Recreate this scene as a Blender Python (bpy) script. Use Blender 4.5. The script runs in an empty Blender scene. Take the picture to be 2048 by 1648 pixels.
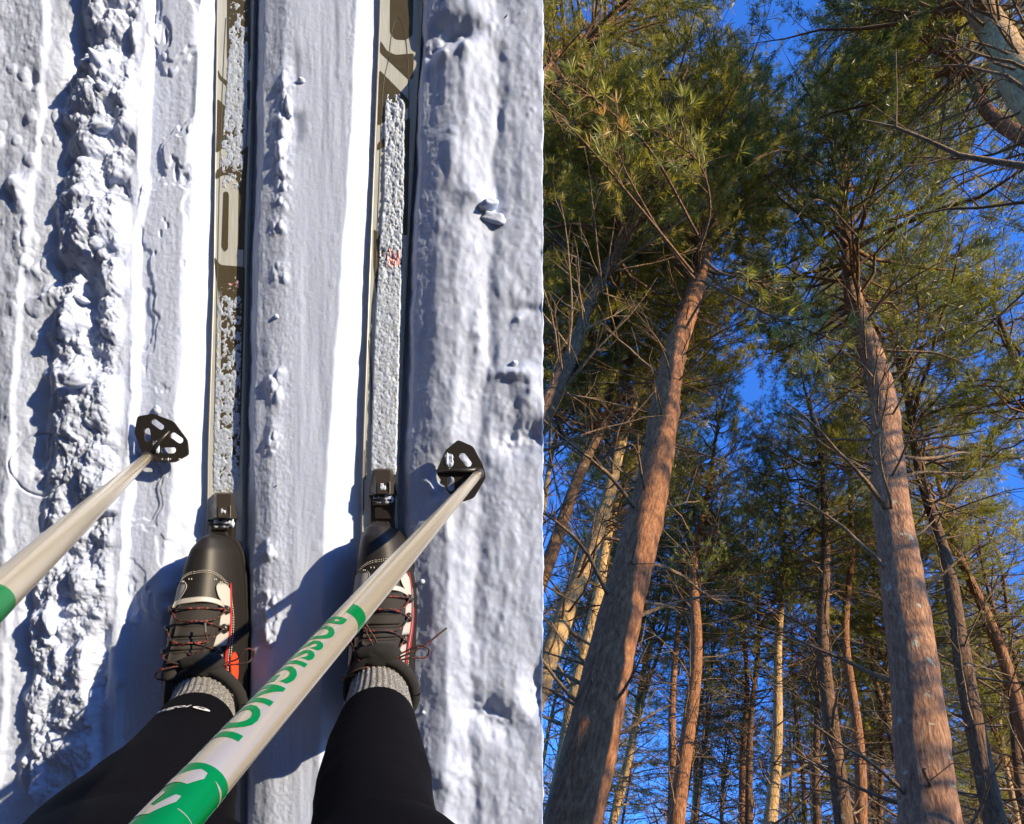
import bpy, math, random
import numpy as np
from mathutils import Matrix, Vector
random.seed(7)
rng = np.random.default_rng(7)
S = bpy.context.scene

# ------------------------------------------------------------------ camera
FPX, PX, PY = 1200.0, 1024.0, 1200.0          # focal length and optical centre in photo pixels (2048 wide)
VP = Vector((568.0, 1506.0, -1200.0)).normalized()      # true vertical, in camera axes
fwd = Vector((0, 0, -1)); fwd = (fwd - VP * fwd.dot(VP)).normalized()
rgt = fwd.cross(VP)
M3 = Matrix((rgt, fwd, VP))                   # camera axes -> world axes
CAMP = Vector((0, 0, 1.6))
CW = Matrix.Translation(CAMP) @ M3.to_4x4()
cam = bpy.data.cameras.new('camera'); camo = bpy.data.objects.new('camera', cam)
S.collection.objects.link(camo); S.camera = camo
camo.matrix_world = CW
cam.sensor_fit = 'HORIZONTAL'; cam.sensor_width = 36; cam.lens = 36 * FPX / 2048
cam.shift_x = 0; cam.shift_y = (PY - 824) / 2048
cam.clip_start = 0.01; cam.clip_end = 2000
H = 0.884                                     # camera above the trodden snow
TS = CW @ Matrix.Translation((0, 0, -H))      # frame of the snow slope: x across, y along the track, z up from the snow
SAZ, SEL = math.radians(27.5), math.radians(23.5)
s_cam = Vector((math.cos(SEL) * math.cos(SAZ), math.cos(SEL) * math.sin(SAZ), math.sin(SEL)))
s_w = (M3 @ s_cam).normalized()
# ------------------------------------------------------------------ sky, sun, exposure
W = bpy.data.worlds.new('World'); S.world = W; W.use_nodes = True
nt = W.node_tree; bg = nt.nodes['Background']
sky = nt.nodes.new('ShaderNodeTexSky'); sky.sky_type = 'NISHITA'; sky.sun_disc = False
sky.sun_elevation = math.asin(s_w.z); sky.sun_rotation = math.atan2(s_w.x, s_w.y)
sky.altitude = 600; sky.air_density = 1.0; sky.dust_density = 0.25; sky.ozone_density = 4.0
tint = nt.nodes.new('ShaderNodeMix'); tint.data_type = 'RGBA'; tint.blend_type = 'MULTIPLY'; tint.inputs[0].default_value = 1
tint.inputs[7].default_value = (.70, 1.50, 2.70, 1)           # the deep saturated blue of a clear winter noon
nt.links.new(sky.outputs[0], tint.inputs[6]); nt.links.new(tint.outputs[2], bg.inputs[0]); bg.inputs[1].default_value = 0.105
sl = bpy.data.lights.new('sun', 'SUN'); so = bpy.data.objects.new('sun', sl); S.collection.objects.link(so)
sl.energy = 5.0; sl.angle = math.radians(0.5); sl.color = (1.0, 0.80, 0.50)
so.rotation_euler = s_w.to_track_quat('Z', 'Y').to_euler(); so.location = (0, 0, 30)
S.view_settings.view_transform = 'Standard'; S.view_settings.look = 'None'
S.view_settings.exposure = 1.0; S.view_settings.gamma = 1
S.cycles.max_bounces = 5; S.cycles.diffuse_bounces = 3; S.cycles.glossy_bounces = 2
S.cycles.transmission_bounces = 3; S.cycles.use_denoising = True
print('sun elevation', math.degrees(math.asin(s_w.z)))

# ------------------------------------------------------------------ helpers
COL = S.collection
def mesh(name, V, F, mat=None, smooth=True):
    V = np.asarray(V, dtype=np.float32)
    me = bpy.data.meshes.new(name)
    if isinstance(F, np.ndarray):
        n, k = F.shape
        me.vertices.add(len(V)); me.vertices.foreach_set('co', V.ravel())
        me.loops.add(n * k); me.loops.foreach_set('vertex_index', F.astype(np.int32).ravel())
        me.polygons.add(n)
        me.polygons.foreach_set('loop_start', np.arange(0, n * k, k, dtype=np.int32))
        me.update(calc_edges=True)
    else:
        me.from_pydata([tuple(map(float, v)) for v in V], [], [tuple(f) for f in F])
        me.update()
    if smooth: me.polygons.foreach_set('use_smooth', [True] * len(me.polygons))
    if mat: me.materials.append(mat)
    return me
def link(name, me, parent=None, mw=None, **kw):
    o = bpy.data.objects.new(name, me); COL.objects.link(o)
    if parent: o.parent = parent
    if mw is not None: o.matrix_world = mw
    for k, v in kw.items(): o[k] = v
    return o
class Acc:                                     # collects vertices and faces of one mesh
    def __init__(s): s.V = []; s.F = []; s.n = 0
    def add(s, V, F):
        V = np.asarray(V, float); s.V.append(V)
        s.F += [tuple(i + s.n for i in f) for f in F]; s.n += len(V); return s
    def mesh(s, name, mat, smooth=True): return mesh(name, np.concatenate(s.V), s.F, mat, smooth)
def catmull(P, n=6):
    P = np.asarray(P, float); Q = np.vstack([2 * P[0] - P[1], P, 2 * P[-1] - P[-2]]); out = []
    for i in range(len(P) - 1):
        a, b, c, d = Q[i:i + 4]
        for t in np.linspace(0, 1, n, endpoint=False):
            out.append(.5 * (2 * b + (c - a) * t + (2 * a - 5 * b + 4 * c - d) * t * t + (3 * b - a - 3 * c + d) * t ** 3))
    out.append(P[-1]); return np.array(out)
def sweep(P, R, k=8, cap=True, prof=None):
    P = np.asarray(P, float); n = len(P); R = np.broadcast_to(np.asarray(R, float), (n,))
    T = np.gradient(P, axis=0); T /= np.linalg.norm(T, axis=1)[:, None] + 1e-12
    u = np.cross(T[0], [0, 0, 1.0]);
    if np.linalg.norm(u) < 1e-3: u = np.cross(T[0], [1.0, 0, 0])
    u /= np.linalg.norm(u); th = np.arange(k) * 2 * math.pi / k; V = []
    for i in range(n):
        u = u - T[i] * u.dot(T[i]); u /= np.linalg.norm(u) + 1e-12; w = np.cross(T[i], u)
        rr = R[i] * (prof(th, i) if prof else 1.0)
        V.append(P[i] + np.outer(np.cos(th) * rr, u) + np.outer(np.sin(th) * rr, w))
    V = np.concatenate(V); F = []
    for i in range(n - 1):
        for j in range(k):
            a = i * k + j; b = i * k + (j + 1) % k
            F.append((a, b, b + k, a + k))
    if cap: F.append(tuple(range(k - 1, -1, -1))); F.append(tuple(range((n - 1) * k, n * k)))
    return V, F
def box(x0, x1, y0, y1, z0, z1, tx=0, ty=0):
    V = [(x0, y0, z0), (x1, y0, z0), (x1, y1, z0), (x0, y1, z0),
         (x0 + tx, y0 + ty, z1), (x1 - tx, y0 + ty, z1), (x1 - tx, y1 - ty, z1), (x0 + tx, y1 - ty, z1)]
    return V, [(0, 3, 2, 1), (4, 5, 6, 7), (0, 1, 5, 4), (1, 2, 6, 5), (2, 3, 7, 6), (3, 0, 4, 7)]
def U(px, py, h=0.0):                          # a point of the snow frame seen at a photo pixel, h above the snow
    d = H - h; return np.array([(px - PX) / FPX * d, -(py - PY) / FPX * d, h])
def h2(i, j, s): 
    n = (i.astype(np.int64) * 374761393 + j.astype(np.int64) * 668265263 + s * 1442695041) & 0xffffffff
    n = ((n ^ (n >> 13)) * 1274126177) & 0xffffffff
    return ((n ^ (n >> 16)) & 0xffffff) / float(0xffffff)
def vnoise(x, y, s=0):
    i = np.floor(x); j = np.floor(y); fx = x - i; fy = y - j
    fx = fx * fx * fx * (fx * (fx * 6 - 15) + 10); fy = fy * fy * fy * (fy * (fy * 6 - 15) + 10)
    return ((h2(i, j, s) * (1 - fx) + h2(i + 1, j, s) * fx) * (1 - fy) + (h2(i, j + 1, s) * (1 - fx) + h2(i + 1, j + 1, s) * fx) * fy) * 2 - 1
def fbm(x, y, o=4, s=0, g=.5):
    t = 0; a = 1; n = 0
    for k in range(o): t = t + a * vnoise(x * 2 ** k + 17.3 * k, y * 2 ** k + 5.1 * k, s + k); n += a; a *= g
    return t / n
def domes(x, y, s, dens=.6, rmin=.3, rmax=.75):  # rounded lumps scattered over a unit lattice, 0..1
    i0 = np.floor(x); j0 = np.floor(y); best = np.zeros_like(x)
    for di in (-1, 0, 1):
        for dj in (-1, 0, 1):
            i = i0 + di; j = j0 + dj
            cx = i + h2(i, j, s); cy = j + h2(i, j, s + 1)
            r = rmin + (rmax - rmin) * h2(i, j, s + 2) ** 2
            on = h2(i, j, s + 3) < dens
            q = 1 - ((x - cx) ** 2 + (y - cy) ** 2) / r ** 2
            best = np.maximum(best, np.where(on, np.sqrt(np.clip(q, 0, 1)) * r, 0))
    return best
def sstep(a, b, x): t = np.clip((x - a) / (b - a), 0, 1); return t * t * (3 - 2 * t)

# ------------------------------------------------------------------ materials
def mat(name, col, rough=.6, metal=0, spec=.5):
    m = bpy.data.materials.new(name); m.use_nodes = True; b = m.node_tree.nodes['Principled BSDF']
    b.inputs['Base Color'].default_value = (*col, 1); b.inputs['Roughness'].default_value = rough
    b.inputs['Metallic'].default_value = metal; b.inputs['Specular IOR Level'].default_value = spec
    return m
class NT:
    def __init__(s, m): s.t = m.node_tree; s.b = s.t.nodes['Principled BSDF']
    def n(s, typ, **kw):
        x = s.t.nodes.new(typ)
        for k, v in kw.items():
            if k in x.inputs: x.inputs[k].default_value = v
            else: setattr(x, k, v)
        return x
    def l(s, a, b): s.t.links.new(a, b)
    def coord(s, out='Object', scale=(1, 1, 1), rot=(0, 0, 0)):
        c = s.n('ShaderNodeTexCoord'); mp = s.n('ShaderNodeMapping'); s.l(c.outputs[out], mp.inputs[0])
        mp.inputs['Scale'].default_value = scale; mp.inputs['Rotation'].default_value = rot; return mp.outputs[0]
    def noise(s, vec, scale, detail=4, rough=.6):
        x = s.n('ShaderNodeTexNoise'); s.l(vec, x.inputs['Vector']); x.inputs['Scale'].default_value = scale
        x.inputs['Detail'].default_value = detail; x.inputs['Roughness'].default_value = rough; return x.outputs['Fac']
    def ramp(s, fac, stops):
        r = s.n('ShaderNodeValToRGB'); s.l(fac, r.inputs[0]); e = r.color_ramp.elements
        e[0].position, e[0].color = stops[0][0], (*stops[0][1], 1); e[1].position, e[1].color = stops[-1][0], (*stops[-1][1], 1)
        for p, c in stops[1:-1]: k = e.new(p); k.color = (*c, 1)
        return r.outputs[0]
    def mix(s, f, a, b, blend='MIX'):
        x = s.n('ShaderNodeMix', data_type='RGBA', blend_type=blend)
        for i, v in ((0, f), (6, a), (7, b)):
            if hasattr(v, 'is_output'): s.l(v, x.inputs[i])
            else: x.inputs[i].default_value = v if i == 0 else (*v, 1)
        return x.outputs[2]
    def bump(s, hgt, strength, dist, prev=None):
        x = s.n('ShaderNodeBump'); s.l(hgt, x.inputs['Height']); x.inputs['Strength'].default_value = strength
        x.inputs['Distance'].default_value = dist
        if prev: s.l(prev, x.inputs['Normal'])
        s.l(x.outputs[0], s.b.inputs['Normal']); return x.outputs[0]

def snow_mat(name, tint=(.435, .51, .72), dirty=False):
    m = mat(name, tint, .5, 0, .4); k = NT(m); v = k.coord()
    b1 = k.bump(k.noise(v, 520, 4, .7), .35, .0010)
    k.bump(k.noise(v, 1000, 3, .7), .6, .0009, b1)
    vo = k.n('ShaderNodeTexVoronoi'); k.l(v, vo.inputs['Vector']); vo.inputs['Scale'].default_value = 620
    r = k.ramp(vo.outputs['Color'], [(0, (.5,) * 3), (.93, (.5,) * 3), (.97, (.12,) * 3)]); k.l(r, k.b.inputs['Roughness'])
    k.b.inputs['Subsurface Weight'].default_value = .55; k.b.inputs['Subsurface Radius'].default_value = (.6, .8, 1.0); k.b.inputs['Subsurface Scale'].default_value = .005
    if dirty:
        f = k.ramp(k.noise(v, 260, 5, .75), [(.36, (0, 0, 0)), (.50, (1, 1, 1))])
        k.l(k.mix(f, (.26, .27, .30), tint), k.b.inputs['Base Color'])
    return m
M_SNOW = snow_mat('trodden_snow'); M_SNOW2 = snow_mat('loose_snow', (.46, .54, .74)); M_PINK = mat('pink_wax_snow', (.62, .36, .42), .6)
M_WHITE = mat('ski_white', (.52, .52, .48), .35); k = NT(M_WHITE); v = k.coord(scale=(1, .06, 1))
k.l(k.mix(k.ramp(k.noise(v, 400, 2), [(.3, (0,) * 3), (.7, (1,) * 3)]), (.38, .41, .42), (.47, .50, .52)), k.b.inputs['Base Color'])
M_EDGE = mat('ski_edge', (.30, .30, .29), .3, .3)
M_OLIVE = mat('ski_olive_print', (.085, .068, .035), .45); k = NT(M_OLIVE); v = k.coord()
k.l(k.mix(k.ramp(k.noise(v, 600, 3), [(.3, (0,) * 3), (.75, (1,) * 3)]), (.045, .038, .022), (.085, .072, .045)), k.b.inputs['Base Color'])
M_LINE = mat('thin_print_line', (.03, .025, .02), .5)
M_BLACK = mat('black_plastic', (.018, .016, .016), .38)
M_BIND = mat('binding_plastic', (.035, .030, .027), .32)
M_LEATH = mat('boot_leather', (.008, .007, .007), .54); k = NT(M_LEATH); k.bump(k.noise(k.coord(), 500, 3), .25, .0008)
M_SOLE = mat('boot_sole', (.012, .011, .012), .6)
M_PANEL = mat('boot_white_panel', (.34, .34, .34), .5); k = NT(M_PANEL); k.bump(k.noise(k.coord(), 700, 2), .3, .0006)
M_MESH = mat('boot_tongue_cloth', (.014, .012, .012), .85); k = NT(M_MESH); k.bump(k.noise(k.coord(), 900, 2), .6, .001)
M_PAD = mat('collar_padding', (.008, .008, .009), .95)
M_ORANGE = mat('orange_tab', (.75, .055, .02), .45)
M_RED = mat('red_piping', (.30, .02, .02), .5)
M_STITCH = mat('stitch_thread', (.45, .43, .38), .7)
M_LACE = mat('black_and_red_lace', (.02, .01, .01), .75); k = NT(M_LACE); v = k.coord()
k.l(k.mix(k.ramp(k.noise(v, 260, 1), [(.56, (0,) * 3), (.60, (1,) * 3)]), (.012, .008, .008), (.22, .022, .018)), k.b.inputs['Base Color'])
M_AGLET = mat('lace_tip', (.08, .07, .07), .3)
M_TIGHT = mat('navy_black_tights', (.0035, .0035, .005), .7, 0, .3); k = NT(M_TIGHT)
b1 = k.bump(k.noise(k.coord(), 26, 3, .5), .25, .006); k.bump(k.noise(k.coord(), 1500, 2), .25, .0005, b1)
k.b.inputs['Specular IOR Level'].default_value = .03
M_PRINT = mat('grey_print', (.5, .5, .52), .5)
M_SOCK = mat('marl_sock', (.3, .3, .3), .95); k = NT(M_SOCK); v = k.coord()
n1 = k.noise(v, 900, 3, .7); k.l(k.ramp(n1, [(.42, (.03, .03, .035)), (.52, (.13, .13, .125)), (.62, (.50, .49, .46))]), k.b.inputs['Base Color']); k.bump(n1, .7, .0015)
M_POLE = mat('champagne_aluminium', (.64, .575, .43), .24, .7); k = NT(M_POLE); v = k.coord(scale=(1, 1, .02))
k.b.inputs['Anisotropic'].default_value = .4
k.bump(k.noise(v, 1500, 2), .08, .0003)
M_GREEN = mat('green_foil', (.0, .24, .055), .25, .55)
M_GRIP = mat('cork_grip', (.30, .18, .09), .8)
M_STRAP = mat('strap_webbing', (.02, .02, .02), .8)
M_TWIG = mat('twig_fleck', (.08, .04, .02), .8)

def bark_mat(name, c0, c1, c2, lichen=0.0, sc=1.0, snowy=0.0):
    m = mat(name, c1, .9, 0, .2); k = NT(m); v = k.coord(scale=(1, 1, .28)); v2 = k.coord()
    a = k.noise(v, 34 * sc, 6, .72); b = k.noise(v2, 3.2 * sc, 4, .6)
    vo = k.n('ShaderNodeTexVoronoi', feature='DISTANCE_TO_EDGE'); k.l(v, vo.inputs['Vector']); vo.inputs['Scale'].default_value = 26 * sc
    c = k.ramp(a, [(.30, c0), (.5, c1), (.72, c2)])
    c = k.mix(k.ramp(b, [(.35, (0,) * 3), (.65, (.45,) * 3)]), c, tuple(x * .62 for x in c1))
    if lichen:
        f = k.ramp(k.noise(v2, 7, 2, .5), [(.685, (0,) * 3), (.70, (lichen,) * 3)]); c = k.mix(f, c, (.34, .36, .26))
    if snowy:
        g = k.n('ShaderNodeNewGeometry'); sx = k.n('ShaderNodeSeparateXYZ'); k.l(g.outputs['Normal'], sx.inputs[0])
        mu = k.n('ShaderNodeMath', operation='MULTIPLY'); k.l(k.ramp(sx.outputs['Z'], [(.55, (0,) * 3), (.8, (1,) * 3)]), mu.inputs[0])
        k.l(k.ramp(k.noise(v2, 1.7, 2), [(.56, (0,) * 3), (.6, (snowy,) * 3)]), mu.inputs[1])
        c = k.mix(mu.outputs[0], c, (.82, .85, .9))
    k.l(c, k.b.inputs['Base Color'])
    b1 = k.bump(a, 1.0, .020); b2 = k.bump(vo.outputs['Distance'], .7, .016, b1); k.bump(k.noise(v, 9 * sc, 3, .6), .6, .05, b2)
    return m
M_BARK_A = bark_mat('red_brown_bark', (.085, .034, .016), (.25, .108, .046), (.45, .245, .12), .0)
M_BARK_B = bark_mat('pink_brown_bark', (.11, .050, .028), (.30, .152, .078), (.50, .31, .175), .85)
M_BARK_C = bark_mat('tan_bark', (.14, .075, .030), (.42, .26, .11), (.62, .43, .21), .5)
M_BARK_D = bark_mat('dark_brown_bark', (.045, .024, .012), (.14, .075, .038), (.27, .16, .085), .4)
M_LIMB = bark_mat('dead_limb_bark', (.10, .055, .025), (.25, .16, .085), (.36, .25, .14), 0, 1, .9)
M_TWIGS = bark_mat('crown_twig_bark', (.08, .040, .018), (.21, .12, .060), (.34, .22, .12), 0, 1, .5)
def needle_mat(name, a, b, tr):
    m = bpy.data.materials.new(name); m.use_nodes = True; t = m.node_tree; k = NT(m)
    v = k.coord(); f = k.ramp(k.noise(v, 1.1, 3, .6), [(.38, (0,) * 3), (.62, (1,) * 3)])
    col = k.mix(f, a, b)
    g = k.n('ShaderNodeNewGeometry'); f2 = k.ramp(g.outputs['Random Per Island'], [(0, (.55,) * 3), (1, (1.45,) * 3)])
    col = k.mix(1.0, col, f2, 'MULTIPLY')
    k.b.inputs['Roughness'].default_value = .42; k.b.inputs['Specular IOR Level'].default_value = .5
    k.l(col, k.b.inputs['Base Color'])
    ts = k.n('ShaderNodeBsdfTranslucent'); k.l(k.mix(1.0, col, tr, 'MULTIPLY'), ts.inputs[0])
    mx = k.n('ShaderNodeMixShader'); mx.inputs[0].default_value = .42
    k.l(k.b.outputs[0], mx.inputs[1]); k.l(ts.outputs[0], mx.inputs[2]); k.l(mx.outputs[0], t.nodes['Material Output'].inputs[0])
    return m
M_NEED = [needle_mat('pine_needles', (.14, .135, .020), (.36, .295, .062), (1.5, 1.6, .6)),
          needle_mat('bluish_pine_needles', (.070, .080, .018), (.21, .19, .042), (1.3, 1.6, .8)),
          needle_mat('dry_pine_needles', (.55, .36, .09), (.50, .30, .07), (1.3, 1.1, .5))]

# ------------------------------------------------------------------ the snow with its set tracks
YS = [-500, 12, 300, 560, 900, 1200, 1650, 2200]
prof = [  # (pixel x at each y station, height above the trodden level, m)
    ([-500] * 8, .004), ([-100] * 8, .004), ([20, 20, 5, -20, -40, -50, -70, -90], .004),
    ([102, 92, 72, 40, 18, 6, -8, -20], .0095), ([112, 102, 84, 52, 30, 18, 4, -8], .004),
    ([160, 158, 128, 118, 92, 75, 55, 40], .000), ([182, 180, 158, 150, 118, 98, 78, 60], .014),
    ([262, 258, 240, 236, 205, 190, 180, 170], .017), ([302, 301, 287, 272, 257, 241, 222, 210], .013),
    ([314, 313, 299, 284, 269, 253, 234, 222], .001), ([350] * 2 + [345, 330, 310, 300, 285, 270], .001),
    ([408, 404, 388, 374, 350, 330, 315, 305], .000), ([444, 440, 434, 428, 418, 410, 404, 400], -.043),
    ([520, 512, 505, 499, 494, 492, 490, 488], -.043), ([540, 531, 522, 512, 506, 504, 502, 500], -.008),
    ([578, 572, 560, 548, 540, 536, 530, 528], .001), ([604, 600, 584, 568, 556, 552, 550, 548], .002),
    ([640] * 8, .000), ([722, 715, 700, 683, 658, 646, 640, 636], .000),
    ([764, 760, 750, 738, 724, 716, 708, 700], -.043), ([846, 838, 828, 816, 806, 802, 798, 795], -.043),
    ([858, 850, 841, 828, 820, 816, 812, 808], -.014), ([900, 896, 886, 872, 868, 864, 860, 856], .002),
    ([948, 942, 932, 918, 900, 895, 892, 890], .008), ([1003, 999, 993, 981, 960, 949, 941, 933], -.003),
    ([1026, 1022, 1016, 1004, 982, 972, 964, 956], .002), ([1060, 1060, 1058, 1050, 1040, 1030, 1020, 1010], .004),
    ([1200] * 8, .004)]
XE = U(1086, 0)[0]
def snow_height(X, Y):
    """X, Y in metres in the snow frame -> height"""
    py = PY - Y / H * FPX
    cols = np.array([[ (np.interp(y, YS, p[0]) - PX) / FPX * (H - p[1]) for p in prof] for y in np.linspace(-500, 2200, 109)])
    hh = np.array([p[1] for p in prof])
    tt = np.clip((py + 500) / 25.0, 0, 107.999); i0 = np.floor(tt).astype(int); f = tt - i0
    ee = 4 * vnoise(py[:, :1] / 40, 0 * py[:, :1], 3) * .001 / 4
    Z = np.zeros_like(X)
    wob = .0011 * fbm(X[0] * 0 + 0, X[0] * 0, 1, 1) 
    pxx = X / H * FPX + PX; wa_ = .0026 + .0040 * (1 - sstep(330, 380, pxx)) + .0045 * sstep(880, 920, pxx); WX = wa_ * (vnoise(X * 34, Y * 17, 5) + .5 * vnoise(X * 90, Y * 60, 6)) / 1.2
    for r in range(X.shape[0]):
        c = cols[i0[r, 0]] * (1 - f[r, 0]) + cols[i0[r, 0] + 1] * f[r, 0]
        Z[r] = np.interp(X[r] + WX[r], c, hh)
    # soften the sharp corners a little
    K = np.array([1, 2, 3, 2, 1]) / 9.0
    Z = sum(np.roll(Z, k - 2, axis=1) * K[k] for k in range(5))
    px = X / H * FPX + PX
    cL = np.interp(py, YS, prof[5][0]); cR = np.interp(py, YS, prof[8][0])
    wav = 16 * vnoise(py / 34, py * 0, 11) + 12 * vnoise(py / 90, py * 0, 12)
    wx, wy = X + .007 * fbm(X * 70, Y * 70, 3, 31), Y + .007 * fbm(X * 70, Y * 70, 3, 33)
    berm = sstep(cL - 12 + wav, cL + 16 + wav, px) * (1 - sstep(cR - 22, cR + 2, px))
    Z += berm * (.016 * domes(wx * 24, wy * 22, 40, .65, .4, .95) + .006 * domes(wx * 62, wy * 62, 50, .45, .3, .8)
                 + .010 * fbm(X * 34, Y * 26, 7, 70, .66) + .002)
    gap = sstep(.25, .6, vnoise(X * 14, Y * 11, 75)); Z -= berm * gap * .012
    # crusty plate between the berm and the left track: shallow flakes with curled edges
    pl = sstep(cR + 4, cR + 14, px) * (1 - sstep(388, 404, px + (py - 12) * .05)) * (1 - sstep(560, 700, py) * .5)
    q = fbm(X * 22 + 3, Y * 12, 4, 80); Z += pl * (.0040 * sstep(-.02, .03, q) + .003 * sstep(.2, .24, q) - .003)
    # far left: soft old tracks
    fl = 1 - sstep(cL - 30, cL, px)
    Z += fl * (.0030 * fbm(X * 40, Y * 30, 4, 90) + .0075 * domes(X * 45, Y * 40, 95, .35, .25, .7) * sstep(-.2, .3, vnoise(X * 9, Y * 7, 97)))
    # rim of crumbs on the middle ridge
    c1 = np.interp(py, YS, prof[15][0]) + 6 * vnoise(py / 20, py * 0, 14)
    rim = np.exp(-((px - c1 - 8) / 14.0) ** 2) * sstep(-.3, .3, vnoise(py / 55, py * 0, 15))
    Z += rim * (.007 * domes(X * 110, Y * 60, 100, .7, .35, .9) + .002 + .002 * fbm(X * 120, Y * 90, 3, 102))
    hol = np.exp(-((px - 588) / 16.0) ** 2) * (sstep(70, 120, py) * (1 - sstep(300, 330, py))); Z -= hol * .006 * (.5 + .5 * vnoise(py / 30, py * 0, 16))
    # right berm: soft, wind packed
    c2 = np.interp(py, YS, prof[21][0]); rb = sstep(c2 + 4, c2 + 60, px)
    Z += rb * (.0046 * fbm(X * 20, Y * 13, 7, 110, .62) + .0020 * domes(X * 60, Y * 45, 120, .25, .25, .7) * sstep(0, .4, vnoise(X * 12, Y * 9, 121)))
    # lumps and hollows that the photograph shows one by one: (px, py, rx, ry, height)
    for a, b, rx, ry, hz in [(215, 150, 36, 45, .016), (205, 290, 28, 24, .013), (222, 150, 12, 12, .010), (235, 70, 30, 40, .010), (185, 345, 20, 60, .008),
                             (160, 95, 26, 60, -.012), (150, 230, 22, 50, -.010), (190, 250, 26, 22, -.010), (165, 620, 18, 18, .016), (150, 665, 14, 22, .012),
                             (198, 640, 20, 60, -.014), (190, 700, 26, 30, -.012), (155, 765, 36, 26, .014), (105, 600, 22, 24, .012), (75, 545, 20, 14, .008),
                             (40, 380, 18, 20, .012), (70, 170, 12, 18, -.007), (28, 400, 14, 20, -.006), (90, 920, 34, 40, -.007), (160, 1010, 30, 40, -.006),
                             (215, 900, 22, 24, .006), (100, 1230, 28, 26, .012), (150, 1180, 22, 40, -.010), (160, 1300, 18, 50, -.012), (60, 1260, 14, 80, -.014),
                             (985, 60, 30, 40, .006), (905, 60, 55, 26, -.016), (860, 90, 24, 20, -.008), (885, 110, 22, 14, .007), (930, 105, 12, 18, .008),
                             (905, 300, 16, 60, .005), (950, 395, 24, 22, .008), (1020, 880, 30, 34, -.014), (1068, 870, 34, 30, -.018), (1028, 750, 46, 12, .007),
                             (1060, 790, 26, 44, .007), (965, 1420, 40, 30, -.014), (1010, 1450, 40, 34, -.011), (1080, 1385, 26, 44, -.030), (1050, 620, 26, 10, -.006),
                             (960, 680, 16, 70, .006), (880, 960, 20, 40, -.006), (1035, 640, 8, 6, .006), (935, 1330, 30, 60, .006), (900, 1560, 50, 40, .006), (915, 948, 62, 58, -.010)]:
        e = ((px - a) / rx) ** 2 + ((py - b) / ry) ** 2
        Z += hz * np.exp(-e * 1.1) * (1 + .35 * fbm(X * 90, Y * 90, 2, 130))
    # old basket ring pressed into the snow
    e = np.sqrt(((px - 88) / 62) ** 2 + ((py - 930) / 62) ** 2); Z -= .004 * np.exp(-((e - 1) / .035) ** 2)
    flat = 1 - berm
    Z += .0011 * fbm(X * 60, Y * 7, 4, 160) + .0012 * domes(X * 70, Y * 55, 170, .12, .15, .5) + (.25 + rb + fl) * .0016 * domes(X * 190, Y * 190, 180, .16, .2, .6) * sstep(-.1, .4, vnoise(X * 20, Y * 16, 185))
    Z += .0007 * fbm(X * 260, Y * 200, 4, 140, .7) * (1 - .6 * (np.abs(px - 640) < 55))
    K2 = np.array([1, 3, 4, 3, 1]) / 12.0; soft = sum(np.roll(Z, k - 2, axis=1) * K2[k] for k in range(5))
    if Z.shape[0] > 4: soft = sum(np.roll(soft, k - 2, axis=0) * K2[k] for k in range(5))
    Z = Z + (soft - Z) * rb
    # drop beside the boots where they press the groove walls
    return Z
x0, x1 = U(-420, 0)[0], XE
xs = np.concatenate([np.linspace(x0, U(-8, 0)[0], 60, endpoint=False), np.linspace(U(-8, 0)[0], x1, 560)])
ys = np.concatenate([np.linspace(U(0, 2100)[1], U(0, 1660)[1], 50, endpoint=False), np.linspace(U(0, 1660)[1], U(0, -12)[1], 836), np.linspace(U(0, -12)[1], U(0, -420)[1], 50)[1:]])
X, Y = np.meshgrid(xs, ys); Z = snow_height(X, Y)
ny, nx = X.shape
rag = XE + .0022 * fbm(ys * 60, ys * 0 + 3, 3, 150)          # right edge of the slab, slightly crumbled
X[:, -1] = rag; X[:, -2] = np.minimum(X[:, -2], rag - .001)
Vs = np.stack([X.ravel(), Y.ravel(), Z.ravel()], 1)
ii, jj = np.meshgrid(np.arange(ny - 1), np.arange(nx - 1), indexing='ij'); a = (ii * nx + jj).ravel()
Fs = np.stack([a, a + 1, a + nx + 1, a + nx], 1)
per = np.concatenate([np.arange(nx), np.arange(1, ny) * nx + nx - 1, (ny - 1) * nx + np.arange(nx - 2, -1, -1), np.arange(ny - 2, 0, -1) * nx])
low = Vs[per].copy(); low[:, 2] = -.22; nb = len(Vs); m = len(per); q = np.arange(m); q2 = (q + 1) % m
Fk = np.stack([per[q2], per[q], nb + q, nb + q2], 1)
Vb = np.array([[x0, ys[0], -.22], [x1, ys[0], -.22], [x1, ys[-1], -.22], [x0, ys[-1], -.22]]); n2 = nb + m
Vs = np.concatenate([Vs, low, Vb]); Fs = np.concatenate([Fs, Fk, np.array([[n2, n2 + 3, n2 + 2, n2 + 1]])])
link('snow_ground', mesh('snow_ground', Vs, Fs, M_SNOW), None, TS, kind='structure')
def ground_h(px, py):
    p = U(px, py); A = np.array([[p[0]] * 5]); B = np.array([[p[1]] * 5]); return float(np.interp(0, [0, 1], [snow_height(A, B)[0, 2]] * 2))

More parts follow.
